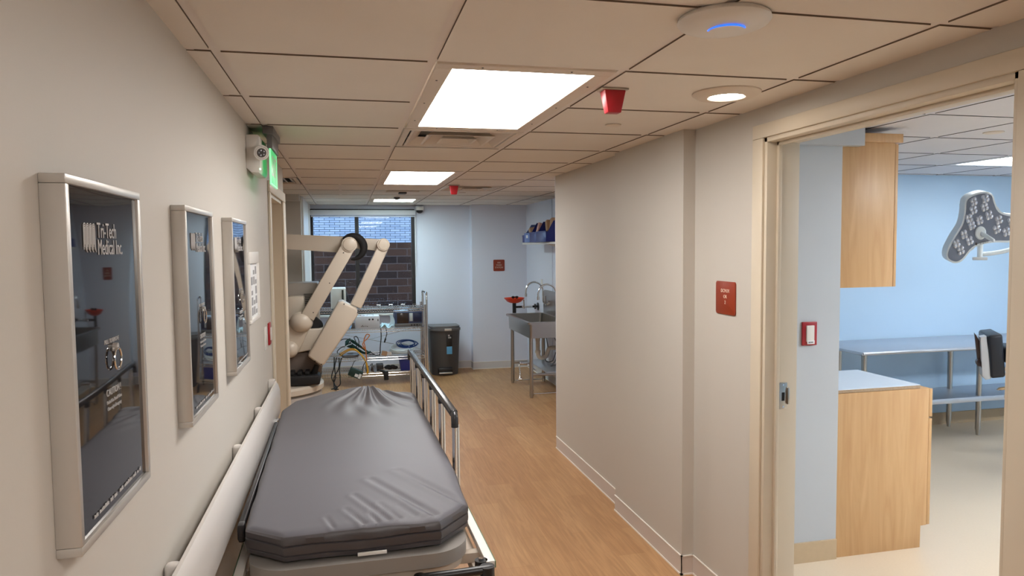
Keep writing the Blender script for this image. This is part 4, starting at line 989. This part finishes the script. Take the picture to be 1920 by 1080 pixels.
loose('black_cable', [(0.10, 8.64, 0.42), (0.09, 8.62, 0.52), (0.07, 8.62, 0.575), (0.10, 8.62, 0.585), (0.125, 8.62, 0.53), (0.12, 8.63, 0.45)], 0.005, blackcab, 'black cable loop standing up from the tangle on the middle wire shelf')
loose('black_cable', [(-0.14, 8.64, 0.50), (-0.06, 8.62, 0.56), (0.03, 8.62, 0.545), (0.0, 8.62, 0.48), (-0.08, 8.63, 0.46), (-0.13, 8.65, 0.40), (-0.05, 8.68, 0.35)], 0.005, blackcab, 'black cable curling at the left of the tangle on the middle wire shelf')
loose('white_cable', [(-0.16, 8.63, 0.36), (-0.08, 8.61, 0.42), (-0.02, 8.60, 0.48), (0.04, 8.60, 0.50)], 0.005, whitecab, 'thin pale cable rising into the tangle on the middle wire shelf')
loose('black_cable', [(0.25, 8.66, 0.40), (0.31, 8.66, 0.35), (0.36, 8.68, 0.345), (0.33, 8.72, 0.34), (0.24, 8.72, 0.345)], 0.005, blackcab, 'black cable lying right of the tangle on the middle wire shelf')
bm = NB(); lathe(bm, [(0.095, 0), (0.105, 0.01), (0.105, 0.03), (0.09, 0.04), (0.04, 0.042), (0.035, 0.03)], (0.02, 8.72, 0.331), seg=32); tag(obj('cable_reel', bm, midgrey), 'flat grey disc under the tangled cables on the middle wire shelf', 'reel', SG)
# dark green box hanging
t = thing('transformer_box', 'dark green box with white labels tilted off the lowest wire shelf', 'box', (0.06, 8.57, 0.10), SG)
RM = Matrix.Rotation(math.radians(24), 3, 'Y'); pv = Vector((0.08, 8.56, 0.16))
bm = NB(); box(bm, 0.00, 0.155, 8.50, 8.595, 0.11, 0.205, 0.004, rot=RM, piv=pv); bd = obj('body', bm, greenbox, t)
bm = NB(); box(bm, 0.075, 0.115, 8.498, 8.5005, 0.125, 0.16, rot=RM, piv=pv); box(bm, 0.12, 0.148, 8.498, 8.5005, 0.118, 0.175, rot=RM, piv=pv); obj('label_sticker', bm, paper, bd)
bm = NB(); tube(bm, [(0.03, 8.55, 0.22), (0.06, 8.54, 0.29), (0.08, 8.55, 0.31)], 0.004, 6, sub=5); tube(bm, [(0.155, 8.56, 0.16), (0.17, 8.57, 0.24), (0.21, 8.58, 0.30)], 0.005, 6, sub=5); obj('lead', bm, blackcab, bd)
t = thing('storage_bin', 'bright blue open bin on the lowest wire shelf', 'storage bin', (0.74, 8.75, 0.139), SG)
bm = NB(); prism(bm, [(0.62, 0.142), (0.82, 0.142), (0.835, 0.275), (0.605, 0.275)], 'y', 8.64, 8.85, 0.004); obj('body', bm, navy, t)
bm = NB(); box(bm, 0.61, 0.83, 8.635, 8.86, 0.272, 0.282, 0.003); obj('rim', bm, navy, t)
bm = NB(); tube(bm, [(0.32, 8.66, 0.16), (0.36, 8.60, 0.175), (0.41, 8.585, 0.155), (0.43, 8.583, 0.10), (0.445, 8.582, 0.055)], [0.012]*2+[0.018]*3, 10)
box(bm, 0.41, 0.465, 8.57, 8.59, 0.05, 0.16, 0.006); tag(obj('strap', bm, blackm), 'black strap hanging from the middle of the lowest wire shelf', 'strap', SG)
bm = NB(); crumple(bm, 0.20, 0.33, 8.62, 8.80, 0.142, 0.10, seed=8); tag(obj('plastic_bag', bm, mat('clear crumpled plastic', S(170, 172, 178), 0.15, 0.3, var=0.2)), 'crumpled clear plastic bag on the lowest wire shelf by the dark green box', 'plastic bag', SG)
bm = NB()
for k in range(7): ball(bm, (0.455+0.017*k, 8.74+0.01*math.sin(k*3), 0.178+0.010*math.sin(k*2)), 0.028, 1.2, 1, 0.8, 12)
tag(obj('cable_heap', bm, blackcab), 'dark heap of black gear left of the bright blue bin', 'gear', SG)
bm = NB(); box(bm, 0.33, 0.42, 8.82, 8.97, 0.141, 0.20, 0.01); tag(obj('adapter_box', bm, dkgrey), 'low dark grey box at the back of the lowest wire shelf', 'box', SG)
# cables hanging left of rack to floor
for k in range(4):
    x = -0.20+0.028*k; loose('black_cable', [(x+0.035, 8.56-0.03*k, 0.36), (x+0.03-0.02*(k%2), 8.55-0.03*k, 0.24), (x+0.025*math.sin(k*2.3), 8.54-0.03*k, 0.13), (x+0.03*math.cos(k*1.7), 8.53-0.03*k, 0.05), (x+0.05*math.sin(k*1.3+1), 8.50-0.03*k, 0.012), (x+0.02-0.05*(k%2), 8.44-0.03*k, 0.008)], 0.006, blackcab, 'black cable dangling to the floor at the left end of the wire rack')

# ================================================================== TRASH BIN
t = thing('step_trash_bin', 'dark grey pedal trash bin with curved front beside the wire rack', 'trash bin', (1.21, 9.12, 0))
def dshape(x0, x1, y0, y1, n=14):
    out = [(x0, y1), (x0, y0+0.10)]
    for k in range(n+1):
        a = math.pi+math.pi*k/n; out.append(((x0+x1)/2+(x1-x0)/2*math.cos(a), y0+0.11+0.11*math.sin(a)))
    out += [(x1, y0+0.10), (x1, y1)]; 
    return [p for i, p in enumerate(out) if i == 0 or (abs(p[0]-out[i-1][0])+abs(p[1]-out[i-1][1])) > 1e-4]
bm = NB(); a = dshape(1.045, 1.385, 8.97, 9.28); b = dshape(1.02, 1.41, 8.945, 9.30)
A = [bm.verts.new((p[0], p[1], 0.0)) for p in a]; B = [bm.verts.new((p[0], p[1], 0.575)) for p in b]; n = len(a)
bm.faces.new(A[::-1]); bm.faces.new(B)
for k in range(n): bm.faces.new((A[k], A[(k+1) % n], B[(k+1) % n], B[k]))
bd = obj('body', bm, dkgrey, t)
bm = NB(); prism(bm, dshape(1.01, 1.42, 8.935, 9.305), 'z', 0.575, 0.605, 0.006); prism(bm, dshape(1.02, 1.41, 8.95, 9.30), 'z', 0.604, 0.632, 0.012); obj('lid', bm, midgrey, t)
bm = NB(); box(bm, 1.20, 1.29, 8.925, 8.945, 0.575, 0.605, 0.004); obj('lid_latch', bm, alu_m, t)
bm = NB(); box(bm, 1.11, 1.30, 8.925, 8.965, 0.025, 0.105, 0.012); box(bm, 1.12, 1.29, 8.90, 8.935, 0.03, 0.048, 0.006, mi=1); obj('pedal', bm, [black, alu_m], t)
bm = NB(); box(bm, 1.225, 1.295, 8.945, 8.952, 0.375, 0.52, 0.001, mi=0); box(bm, 1.225, 1.295, 8.9445, 8.9515, 0.275, 0.372, 0.001, mi=1); box(bm, 1.245, 1.265, 8.943, 8.9455, 0.505, 0.525, 0.001, mi=2)
st = obj('front_sticker', bm, [black, mat('sky blue sticker', S(96, 168, 214), 0.5), whitepl], bd)
bm = NB()
for k in range(3): box(bm, 1.247+0.013*k, 1.255+0.013*k, 8.943, 8.9436, 0.478, 0.498)
obj('small_print', bm, whitepl, st)

# ================================================================== SINK
SX0, SX1, SY0, SY1, SZ, SB = 1.87, 2.345, 7.28, 8.36, 0.83, 0.655
t = thing('scrub_sink', 'stainless steel scrub sink on legs in the alcove', 'sink', (2.1, 7.8, 0))
bm = NB()
def ring_rect(bm, x0, x1, y0, y1, z, r=0.03): return [bm.verts.new((p[0], p[1], z)) for p in rrect(x0, x1, y0, y1, r, 5)]
R = [ring_rect(bm, SX0+0.03, SX1-0.0, SY0+0.03, SY1-0.03, SB, 0.03), ring_rect(bm, SX0+0.025, SX1, SY0+0.025, SY1-0.025, SZ-0.025, 0.03), ring_rect(bm, SX0, SX1+0.01, SY0, SY1, SZ-0.022, 0.03), ring_rect(bm, SX0, SX1+0.01, SY0, SY1, SZ, 0.03), ring_rect(bm, SX0+0.035, SX1-0.03, SY0+0.035, SY1-0.035, SZ, 0.03), ring_rect(bm, SX0+0.04, SX1-0.035, SY0+0.04, SY1-0.04, SB+0.015, 0.03)]
for a, b in zip(R, R[1:]):
    for k in range(len(a)): bm.faces.new((a[k], a[(k+1) % len(a)], b[(k+1) % len(a)], b[k]))
bm.faces.new(R[0][::-1]); bm.faces.new(R[-1]); bs = obj('basin', bm, steel, t)
bm = NB(); prism(bm, [(7.30, SZ-0.01), (8.36, SZ-0.01), (8.36, 1.055), (8.32, 1.11), (7.34, 1.11), (7.30, 1.055)], 'x', 2.345, 2.372, 0.003); obj('backsplash', bm, steel, t)
for x in (1.925, 2.31):
    for y in (7.36, 8.24):
        bm = NB(); cyl(bm, (x, y, 0.03), (x, y, SB+0.01), 0.021, seg=18); cyl(bm, (x, y, 0), (x, y, 0.03), 0.017, 0.020, seg=16); cyl(bm, (x, y, 0.03), (x, y, 0.045), 0.024, seg=16); obj('leg', bm, steel, t)
bm = NB(); box(bm, 1.925, 2.31, 7.345, 7.375, 0.235, 0.265, 0.004); box(bm, 1.925, 2.31, 8.225, 8.255, 0.235, 0.265, 0.004); obj('cross_bar', bm, steel, t)
bm = NB(); box(bm, 2.10, 2.32, 7.36, 8.24, 0.262, 0.275, 0.002); obj('under_shelf', bm, steel2, t)
def gooseneck(y, label=None):
    bm = NB(); zt = 0.99
    tube(bm, [(2.343, y, 0.965), (2.30, y, 0.965), (2.275, y, 0.985), (2.27, y, 1.06)]+[tuple(v) for v in arc((2.165, y, 1.115), 0.105, 0, 180, 10, 'xz')]+[(2.06, y, 1.075)], 0.0105, 12, sub=3)
    cyl(bm, (2.06, y, 1.085), (2.06, y, 1.05), 0.015, 0.013, 16); cyl(bm, (2.345, y, 0.965), (2.33, y, 0.965), 0.028, seg=20)
    f = obj('faucet', bm, chrome, t)
    bm = NB(); tube(bm, [(2.30, y-0.03, 0.955), (2.285, y-0.06, 0.975), (2.28, y-0.075, 1.06)], 0.008, 10, sub=4); cyl(bm, (2.325, y-0.03, 0.955), (2.29, y-0.03, 0.955), 0.018); obj('lever_handle', bm, chrome, f)
gooseneck(8.10); gooseneck(7.55)
bm = NB(); cyl(bm, (2.12, 7.8, SB), (2.12, 7.8, 0.56), 0.028); tube(bm, [(2.12, 7.8, 0.57), (2.12, 7.8, 0.42), (2.14, 7.8, 0.37), (2.18, 7.8, 0.36), (2.22, 7.8, 0.38), (2.24, 7.8, 0.44), (2.27, 7.8, 0.47), (2.378, 7.8, 0.47)], 0.024, 14, sub=4); cyl(bm, (2.12, 7.8, 0.45), (2.12, 7.8, 0.42), 0.032); obj('drain_pipe', bm, pvc, t)
bm = NB(); tube(bm, [(2.26, 7.6, 0.62), (2.30, 7.6, 0.50), (2.28, 7.62, 0.36), (2.22, 7.62, 0.29), (2.34, 7.62, 0.33), (2.372, 7.62, 0.42)], 0.007, 8, sub=6); obj('supply_hose', bm, mat('braided grey hose', S(110, 112, 118), 0.4, 0.5), t)
bm = NB(); tube(bm, [(2.24, 7.9, 0.62), (2.27, 7.9, 0.45), (2.24, 7.9, 0.31), (2.33, 7.92, 0.3), (2.37, 7.92, 0.4)], 0.006, 8, sub=6); obj('supply_hose', bm, mat('braided grey hose', S(110, 112, 118), 0.4, 0.5), t)
bm = NB(); cyl(bm, (2.05, 7.62, 0.255), (2.05, 7.98, 0.255), 0.010, seg=10)
tube(bm, [(2.0, 8.16, 0.26), (1.98, 8.14, 0.22), (1.985, 8.12, 0.13), (1.975, 8.10, 0.075)], 0.010, 10, sub=4); cyl(bm, (1.96, 8.10, 0.07), (2.0, 8.09, 0.07), 0.013); box(bm, 1.98, 2.12, 8.10, 8.16, 0.235, 0.265, 0.008)
kp = obj('knee_pedal_valve', bm, chrome, t)
bm = NB(); tube(bm, [(1.96, 7.60, 0.10), (1.98, 7.62, 0.085), (2.02, 7.66, 0.02)], 0.007, 8, sub=4); tube(bm, [(1.97, 7.46, 0.02), (2.30, 7.46, 0.02)], 0.006, 8); tube(bm, [(1.95, 8.2, 0.035), (2.30, 8.2, 0.035)], 0.006, 8); cyl(bm, (2.02, 7.66, 0), (2.02, 7.66, 0.03), 0.012); cyl(bm, (2.3, 7.46, 0), (2.3, 7.46, 0.025), 0.01); cyl(bm, (2.3, 8.2, 0), (2.3, 8.2, 0.04), 0.01); cyl(bm, (1.97, 7.46, 0), (1.97, 7.46, 0.025), 0.008); cyl(bm, (1.95, 8.2, 0), (1.95, 8.2, 0.04), 0.008)
obj('foot_pedal_rod', bm, chrome, t)

# eyewash
t = thing('eyewash_station', 'orange-red eyewash bowl on a wall pipe behind the scrub sink', 'eyewash', (2.05, 8.75, 0.85))
bm = NB(); lathe(bm, [(0.02, 0), (0.05, 0.003), (0.09, 0.02), (0.118, 0.05), (0.130, 0.062), (0.130, 0.068), (0.115, 0.055), (0.085, 0.028), (0.02, 0.012)], (2.065, 8.72, 0.925), seg=40); obj('bowl', bm, orange, t)
bm = NB(); cyl(bm, (2.065, 8.72, 0.93), (2.065, 8.72, 0.80), 0.024); cyl(bm, (2.065, 8.72, 0.875), (2.38, 8.72, 0.875), 0.014); cyl(bm, (2.37, 8.72, 0.875), (2.38, 8.72, 0.875), 0.05); cyl(bm, (2.33, 8.72, 0.875), (2.345, 8.72, 0.875), 0.035); obj('pipe', bm, black, t)
for dx_ in (-0.018, 0.028):
    bm = NB(); cyl(bm, (2.065+dx_, 8.70, 0.94), (2.065+dx_, 8.70, 0.985), 0.008); lathe(bm, [(0.008, 0), (0.022, 0.012), (0.024, 0.022), (0.012, 0.032)], (2.065+dx_, 8.70, 0.985), seg=18); obj('spray_head', bm, black, t)
bm = NB(); cyl(bm, (2.18, 8.72, 0.86), (2.18, 8.66, 0.88), 0.012); cyl(bm, (2.18, 8.66, 0.86), (2.17, 8.64, 0.97), 0.009); cyl(bm, (2.30, 8.72, 0.875), (2.16, 8.72, 0.875), 0.017); obj('push_lever', bm, chrome, t)
bm = NB(); box(bm, 2.374, 2.38, 8.50, 8.57, 1.12, 1.23, 0.002); tag(obj('wall_plate', bm, whitepl), 'blank white plate on the alcove wall above the sink', 'wall plate')

# wall shelf with bins
t = thing('wall_shelf', 'white wall shelf with brackets on the alcove wall above the sink', 'shelf', (2.24, 7.4, 1.66))
bm = NB(); box(bm, 2.10, 2.38, 6.2, 8.42, 1.665, 1.69, 0.003); obj('board', bm, whitepl, t)
for y in (7.45, 6.5):
    bm = NB(); prism(bm, [(2.14, 1.665), (2.38, 1.665), (2.38, 1.50), (2.365, 1.46), (2.34, 1.50), (2.30, 1.60), (2.20, 1.645)], 'y', y-0.012, y+0.012, 0.003); obj('bracket', bm, whitepl, t)
def hopper(x0, x1, y0, y1, z0, z1, m, label, lab=False):
    """open stackable bin, low front toward -x"""
    t = thing('storage_bin', label, 'storage bin', ((x0+x1)/2, (y0+y1)/2, z0), 'blue bins on the wall shelf')
    e = 0.004; bm = NB(); h = z1-z0
    for (a, b) in ((y0, y0+e), (y1-e, y1)): prism(bm, [(x0, z0), (x1, z0), (x1, z1), (x0+0.08, z1), (x0+0.015, z0+h*0.48), (x0-0.008, z0+h*0.48)], 'y', a, b)
    box(bm, x1-e, x1, y0, y1, z0, z1); box(bm, x0, x1, y0, y1, z0, z0+e); box(bm, x0-0.006, x0, y0, y1, z0, z0+h*0.5, 0.002)
    box(bm, x0-0.010, x0-0.002, y0, y1, z0+h*0.47, z0+h*0.52, 0.003)
    obj('body', bm, m, t)
    if lab: 
        bm = NB(); box(bm, x0-0.0075, x0-0.006, (y0+y1)/2-0.045, (y0+y1)/2+0.035, z0+0.05, z0+0.085); obj('label_card', bm, paper, t)
    return t
hopper(2.105, 2.36, 8.26, 8.40, 1.69, 1.86, navy, 'navy bin at the far end of the wall shelf')
hopper(2.085, 2.36, 7.98, 8.22, 1.69, 1.90, ltblue, 'lighter blue fronted bin second from the far end of the wall shelf', True)
hopper(2.06, 2.36, 7.20, 7.60, 1.69, 1.915, navy, 'largest navy bin on the wall shelf, nearest the corridor wall')
hopper(2.075, 2.36, 7.64, 7.94, 1.69, 1.91, navy, 'navy bin between the large one and the lighter blue one')
rnd = random.Random(11)
for k, (x, y, z) in enumerate(((2.20, 7.34, 1.86), (2.22, 7.43, 1.875), (2.18, 7.26, 1.88), (2.20, 7.53, 1.865), (2.17, 7.78, 1.84), (2.16, 8.08, 1.80))):
    bm = NB(); box(bm, x-0.05, x+0.05, y-0.035, y+0.035, z-0.06, z+0.065, 0.012, 2, rot=Matrix.Rotation(rnd.uniform(-.5, .5), 3, 'X') @ Matrix.Rotation(rnd.uniform(-.4, .4), 3, 'Y'))
    tag(obj('supply_packet', bm, brownp if k != 4 else mat('red-white wrapper', S(206, 160, 150), 0.5, var=0.3, scale=60)), 'tan paper packet sticking out of a blue bin on the wall shelf', 'packet', 'packets in the blue bins')

# ================================================================== OPERATING ROOM
Yc = 3.142
t = thing('base_cabinet', 'maple laminate base cabinet with drawer edge just inside the side room', 'cabinet', (2.72, 3.37, 0))
bm = NB(); prism(bm, [(2.457, 0.0), (2.985, 0.0), (2.985, 0.12), (3.022, 0.12), (3.022, 0.868), (2.457, 0.868)], 'y', Yc, 3.60, 0.001); obj('body', bm, maple, t)
bm = NB(); box(bm, 3.023, 3.044, Yc, 3.598, 0.122, 0.702, 0.002); obj('door', bm, maple, t)
bm = NB(); box(bm, 3.023, 3.044, Yc, 3.598, 0.712, 0.864, 0.002); obj('drawer', bm, maple, t)
t = thing('worktop', 'pale worktop with raw particle board edge lying on the base cabinet', 'worktop', (2.7, 3.38, 0.868))
bm = NB(); box(bm, 2.458, 2.965, Yc+0.002, 3.62, 0.870, 0.886, mi=0); obj('board', bm, particle, t)
bm = NB(); box(bm, 2.458, 2.966, Yc+0.001, 3.621, 0.886, 0.889); obj('laminate_top', bm, ctop, t)
t = thing('upper_cabinet', 'maple laminate wall cabinet hanging above the base cabinet', 'cabinet', (2.62, 3.37, 1.416))
bm = NB(); box(bm, 2.457, 2.775, Yc, 3.60, 1.417, 2.16, 0.001); obj('body', bm, maple, t)
bm = NB(); box(bm, 2.777, 2.795, Yc, 3.598, 1.417, 2.155, 0.002); obj('door', bm, maple, t)
bm = NB(); box(bm, 2.56, 2.812, Yc-0.012, 3.61, 2.16, 2.205, 0.002); obj('crown', bm, maple, t)

t = thing('steel_table', 'long stainless steel work table with undershelf against the far wall of the side room', 'table', (4.7, 4.95, 0))
TZ, TY0, TY1, TX0, TX1 = 0.805, 4.64, 5.27, 3.84, 6.3
bm = NB(); box(bm, TX0, TX1, TY0, TY1, TZ-0.012, TZ, 0.004); tube(bm, [(TX0+0.01, TY0+0.008, TZ-0.012), (TX1-0.01, TY0+0.008, TZ-0.012)], 0.014, 10); tube(bm, [(TX0+0.008, TY0, TZ-0.012), (TX0+0.008, TY1, TZ-0.012)], 0.012, 10)
obj('top', bm, steel2, t)
for x in (4.075, 5.215, 6.2):
    for y in (4.90, 5.20):
        bm = NB(); cyl(bm, (x, y, 0.05), (x, y, TZ-0.02), 0.021, seg=18); cyl(bm, (x, y, 0), (x, y, 0.05), 0.014, 0.018, seg=14); obj('leg', bm, steel, t)
bm = NB(); box(bm, 4.0, 6.25, 4.862, 5.27, 0.328, 0.342, 0.003); box(bm, 4.0, 6.25, 4.856, 4.861, 0.300, 0.342, 0.002); obj('undershelf', bm, steel2, t)

# operating chair (only its head end shows)
t = thing('operating_chair', 'black padded operating chair with grey bracket at the right edge of the side room view', 'operating chair', (4.44, 4.05, 0))
RMc = lambda d: Matrix.Rotation(math.radians(d), 3, 'Y'); pvc_ = Vector((4.44, 4.05, 0.85))
darkleather = mat('black upholstery', S(26, 29, 38), 0.42, var=0.04)
bm = NB(); box(bm, 4.375, 4.50, 3.98, 4.34, 0.695, 1.0, 0.022, 4, rot=RMc(-7), piv=pvc_); obj('headrest', bm, darkleather, t)
bm = NB(); prism(bm, [(4.300, 0.975), (4.352, 0.985), (4.395, 0.74), (4.412, 0.705), (4.395, 0.682), (4.355, 0.675), (4.325, 0.70), (4.322, 0.74)], 'y', 4.0, 4.10, 0.006, seg=3); obj('bracket', bm, mat('pale grey casting', S(196, 198, 202), 0.4), t)
bm = NB(); prism(bm, [(4.258, 1.0), (4.272, 0.985), (4.312, 0.93), (4.332, 0.82), (4.315, 0.79), (4.292, 0.80)], 'y', 4.04, 4.07, 0.003); cyl(bm, (4.305, 4.03, 0.79), (4.305, 4.08, 0.79), 0.026, seg=20); tube(bm, [(4.305, 4.03, 0.80), (4.33, 4.02, 0.76), (4.345, 4.02, 0.72)], 0.012, 10, sub=4)
obj('lock_lever', bm, mat('dark brown plastic', S(58, 38, 36), 0.35), t)
bm = NB(); box(bm, 4.50, 4.62, 4.0, 4.3, 0.80, 0.91, 0.03, 4); box(bm, 4.60, 5.25, 3.92, 4.38, 0.78, 0.90, 0.04, 4); box(bm, 5.25, 5.95, 3.92, 4.38, 0.55, 0.66, 0.04, 4); obj('cushion', bm, darkleather, t)
bm = NB(); box(bm, 4.505, 4.75, 4.0, 4.03, 0.745, 0.768, 0.006); box(bm, 4.52, 4.72, 4.02, 4.05, 0.71, 0.722, 0.004); obj('adjuster_arm', bm, mat('tan-grey metal', S(196, 184, 172), 0.4, 0.3), t)
bm = NB(); prism(bm, [(4.45, 0.61), (4.47, 0.625), (4.56, 0.64), (4.70, 0.665), (4.70, 0.64), (4.55, 0.618)], 'y', 3.98, 4.02, 0.004); cyl(bm, (4.70, 4.0, 0.652), (4.86, 4.05, 0.652), 0.012); obj('tan_handle', bm, mat('tan plastic', S(190, 160, 120), 0.4), t)
bm = NB(); box(bm, 4.52, 4.75, 4.0, 4.03, 0.55, 0.57, 0.004); obj('footrest_bar', bm, steel, t)
bm = NB(); box(bm, 4.72, 5.5, 3.98, 4.30, 0.52, 0.78, 0.03, 3); box(bm, 5.0, 5.3, 4.0, 4.28, 0.12, 0.54, 0.03, 3); box(bm, 4.85, 5.6, 3.85, 4.40, 0.03, 0.13, 0.03, 3); obj('pedestal', bm, mat('light grey cover', S(180, 184, 190), 0.4), t)

t.rotation_euler = (0, 0, math.radians(-37)); t.scale = (0.70, 1, 1)
# surgical lamp
t = thing('surgical_lamp', 'three-lobed surgical lamp head with clustered lenses hanging in the side room', 'surgical lamp', (4.443, 4.20, 1.50))
oc = (4.443, 1.709); LO = []
lobes = [(4.222, 1.578), (4.408, 1.925), (4.74, 1.745)]
ctrl = [(4.152, 1.575), (4.165, 1.515), (4.235, 1.49), (4.30, 1.515), (4.38, 1.595), (4.47, 1.628), (4.58, 1.640), (4.70, 1.640), (4.79, 1.665), (4.835, 1.73), (4.82, 1.80), (4.76, 1.828), (4.66, 1.842), (4.595, 1.87), (4.560, 1.93), (4.535, 1.985), (4.46, 2.005), (4.36, 1.985), (4.305, 1.945), (4.298, 1.86), (4.275, 1.77), (4.21, 1.68)]
outl = catmull([Vector((a, b, 0)) for a, b in ctrl], 4, True); outl = [(p.x, p.y) for p in outl]
dsh = Vector((-0.035, 0.0, 0.014))
bm = NB(); prism(bm, outl, 'y', 4.20, 4.275, 0.006, shift=(-0.040, 0, 0.016), seg=2); sh = obj('shell', bm, lampwhite, t)
cxm = sum(p[0] for p in outl)/len(outl); czm = sum(p[1] for p in outl)/len(outl)
inner = []
no = len(outl)
for k in range(no):
    a = outl[k-1]; b = outl[(k+1) % no]; d = Vector((b[0]-a[0], b[1]-a[1])).normalized(); nn = Vector((-d.y, d.x))
    inner.append((outl[k][0]+nn.x*0.014, outl[k][1]+nn.y*0.014))
bm = NB(); prism(bm, inner, 'y', 4.196, 4.2015); face = obj('face_plate', bm, lampgrey, t)
pods = [(4.375, 1.935), (4.475, 1.955), (4.375, 1.875), (4.470, 1.895), (4.510, 1.835), (4.340, 1.815)[:2], (4.595, 1.80), (4.70, 1.79), (4.58, 1.735), (4.66, 1.715), (4.755, 1.735), (4.365, 1.765), (4.30, 1.70), (4.35, 1.655), (4.235, 1.635), (4.275, 1.585), (4.43, 1.80)]
pods = [p for p in pods if math.hypot(p[0]-oc[0], p[1]-oc[1]) > 0.075]
for (x, z) in pods:
    bm = NB()
    for a in range(4):
        q = math.radians(45+90*a+20); lathe(bm, [(0.019, 0), (0.018, -0.006), (0.008, -0.012), (0.001, -0.013)], (x+0.019*math.cos(q), 4.196, z+0.019*math.sin(q)), 'y', 12)
    obj('lens_cluster', bm, lens_m, face)
bm = NB(); lathe(bm, [(0.048, 0), (0.048, -0.012), (0.040, -0.02), (0.012, -0.022)], (oc[0], 4.196, oc[1]), 'y', 32); hb = obj('hub', bm, lampwhite, t)
bm = NB(); cyl(bm, (oc[0]+0.01, 4.175, oc[1]-0.004), (oc[0]+0.095, 4.06, oc[1]-0.055), 0.018, 0.013, 20); ball(bm, (oc[0]+0.095, 4.06, oc[1]-0.055), 0.0132, seg=16); obj('sterile_handle', bm, lampwhite, hb)
text('lettering', 'STERIS', 0.028, dkgrey, face, (4.475, 4.1955, 1.634), (1, 0, 0.20), (0, 0, 1), sx=0.95)
bm = NB(); box(bm, 4.40, 4.417, 4.1945, 4.196, 1.622, 1.640); obj('emblem', bm, dkgrey, face)
bm = NB(); cyl(bm, (4.455, 4.29, 1.63), (4.455, 4.29, 1.535), 0.026, seg=20); cyl(bm, (4.455, 4.27, 1.66), (4.455, 4.33, 1.62), 0.02); obj('yoke', bm, lampwhite, t)
bm = NB(); box(bm, 4.39, 4.52, 4.26, 4.32, 1.512, 1.535, 0.006); obj('lower_block', bm, mat('lamp pale grey', S(206, 208, 212), 0.35), t)
bm = NB(); tube(bm, [(4.455, 4.29, 1.555), (4.56, 4.29, 1.562), (4.72, 4.29, 1.59), (4.90, 4.29, 1.66), (5.0, 4.29, 1.80), (5.02, 4.29, 1.98), (5.02, 4.29, ZO-0.01)], 0.016, 12, sub=5); obj('support_arm', bm, lampwhite, t)
bm = NB(); cyl(bm, (5.02, 4.29, ZO-0.05), (5.02, 4.29, ZO-0.005), 0.12, seg=32); obj('ceiling_mount', bm, lampwhite, t)

t.rotation_euler = (0, 0, math.radians(-42)); t.scale = (0.70, 1, 1)
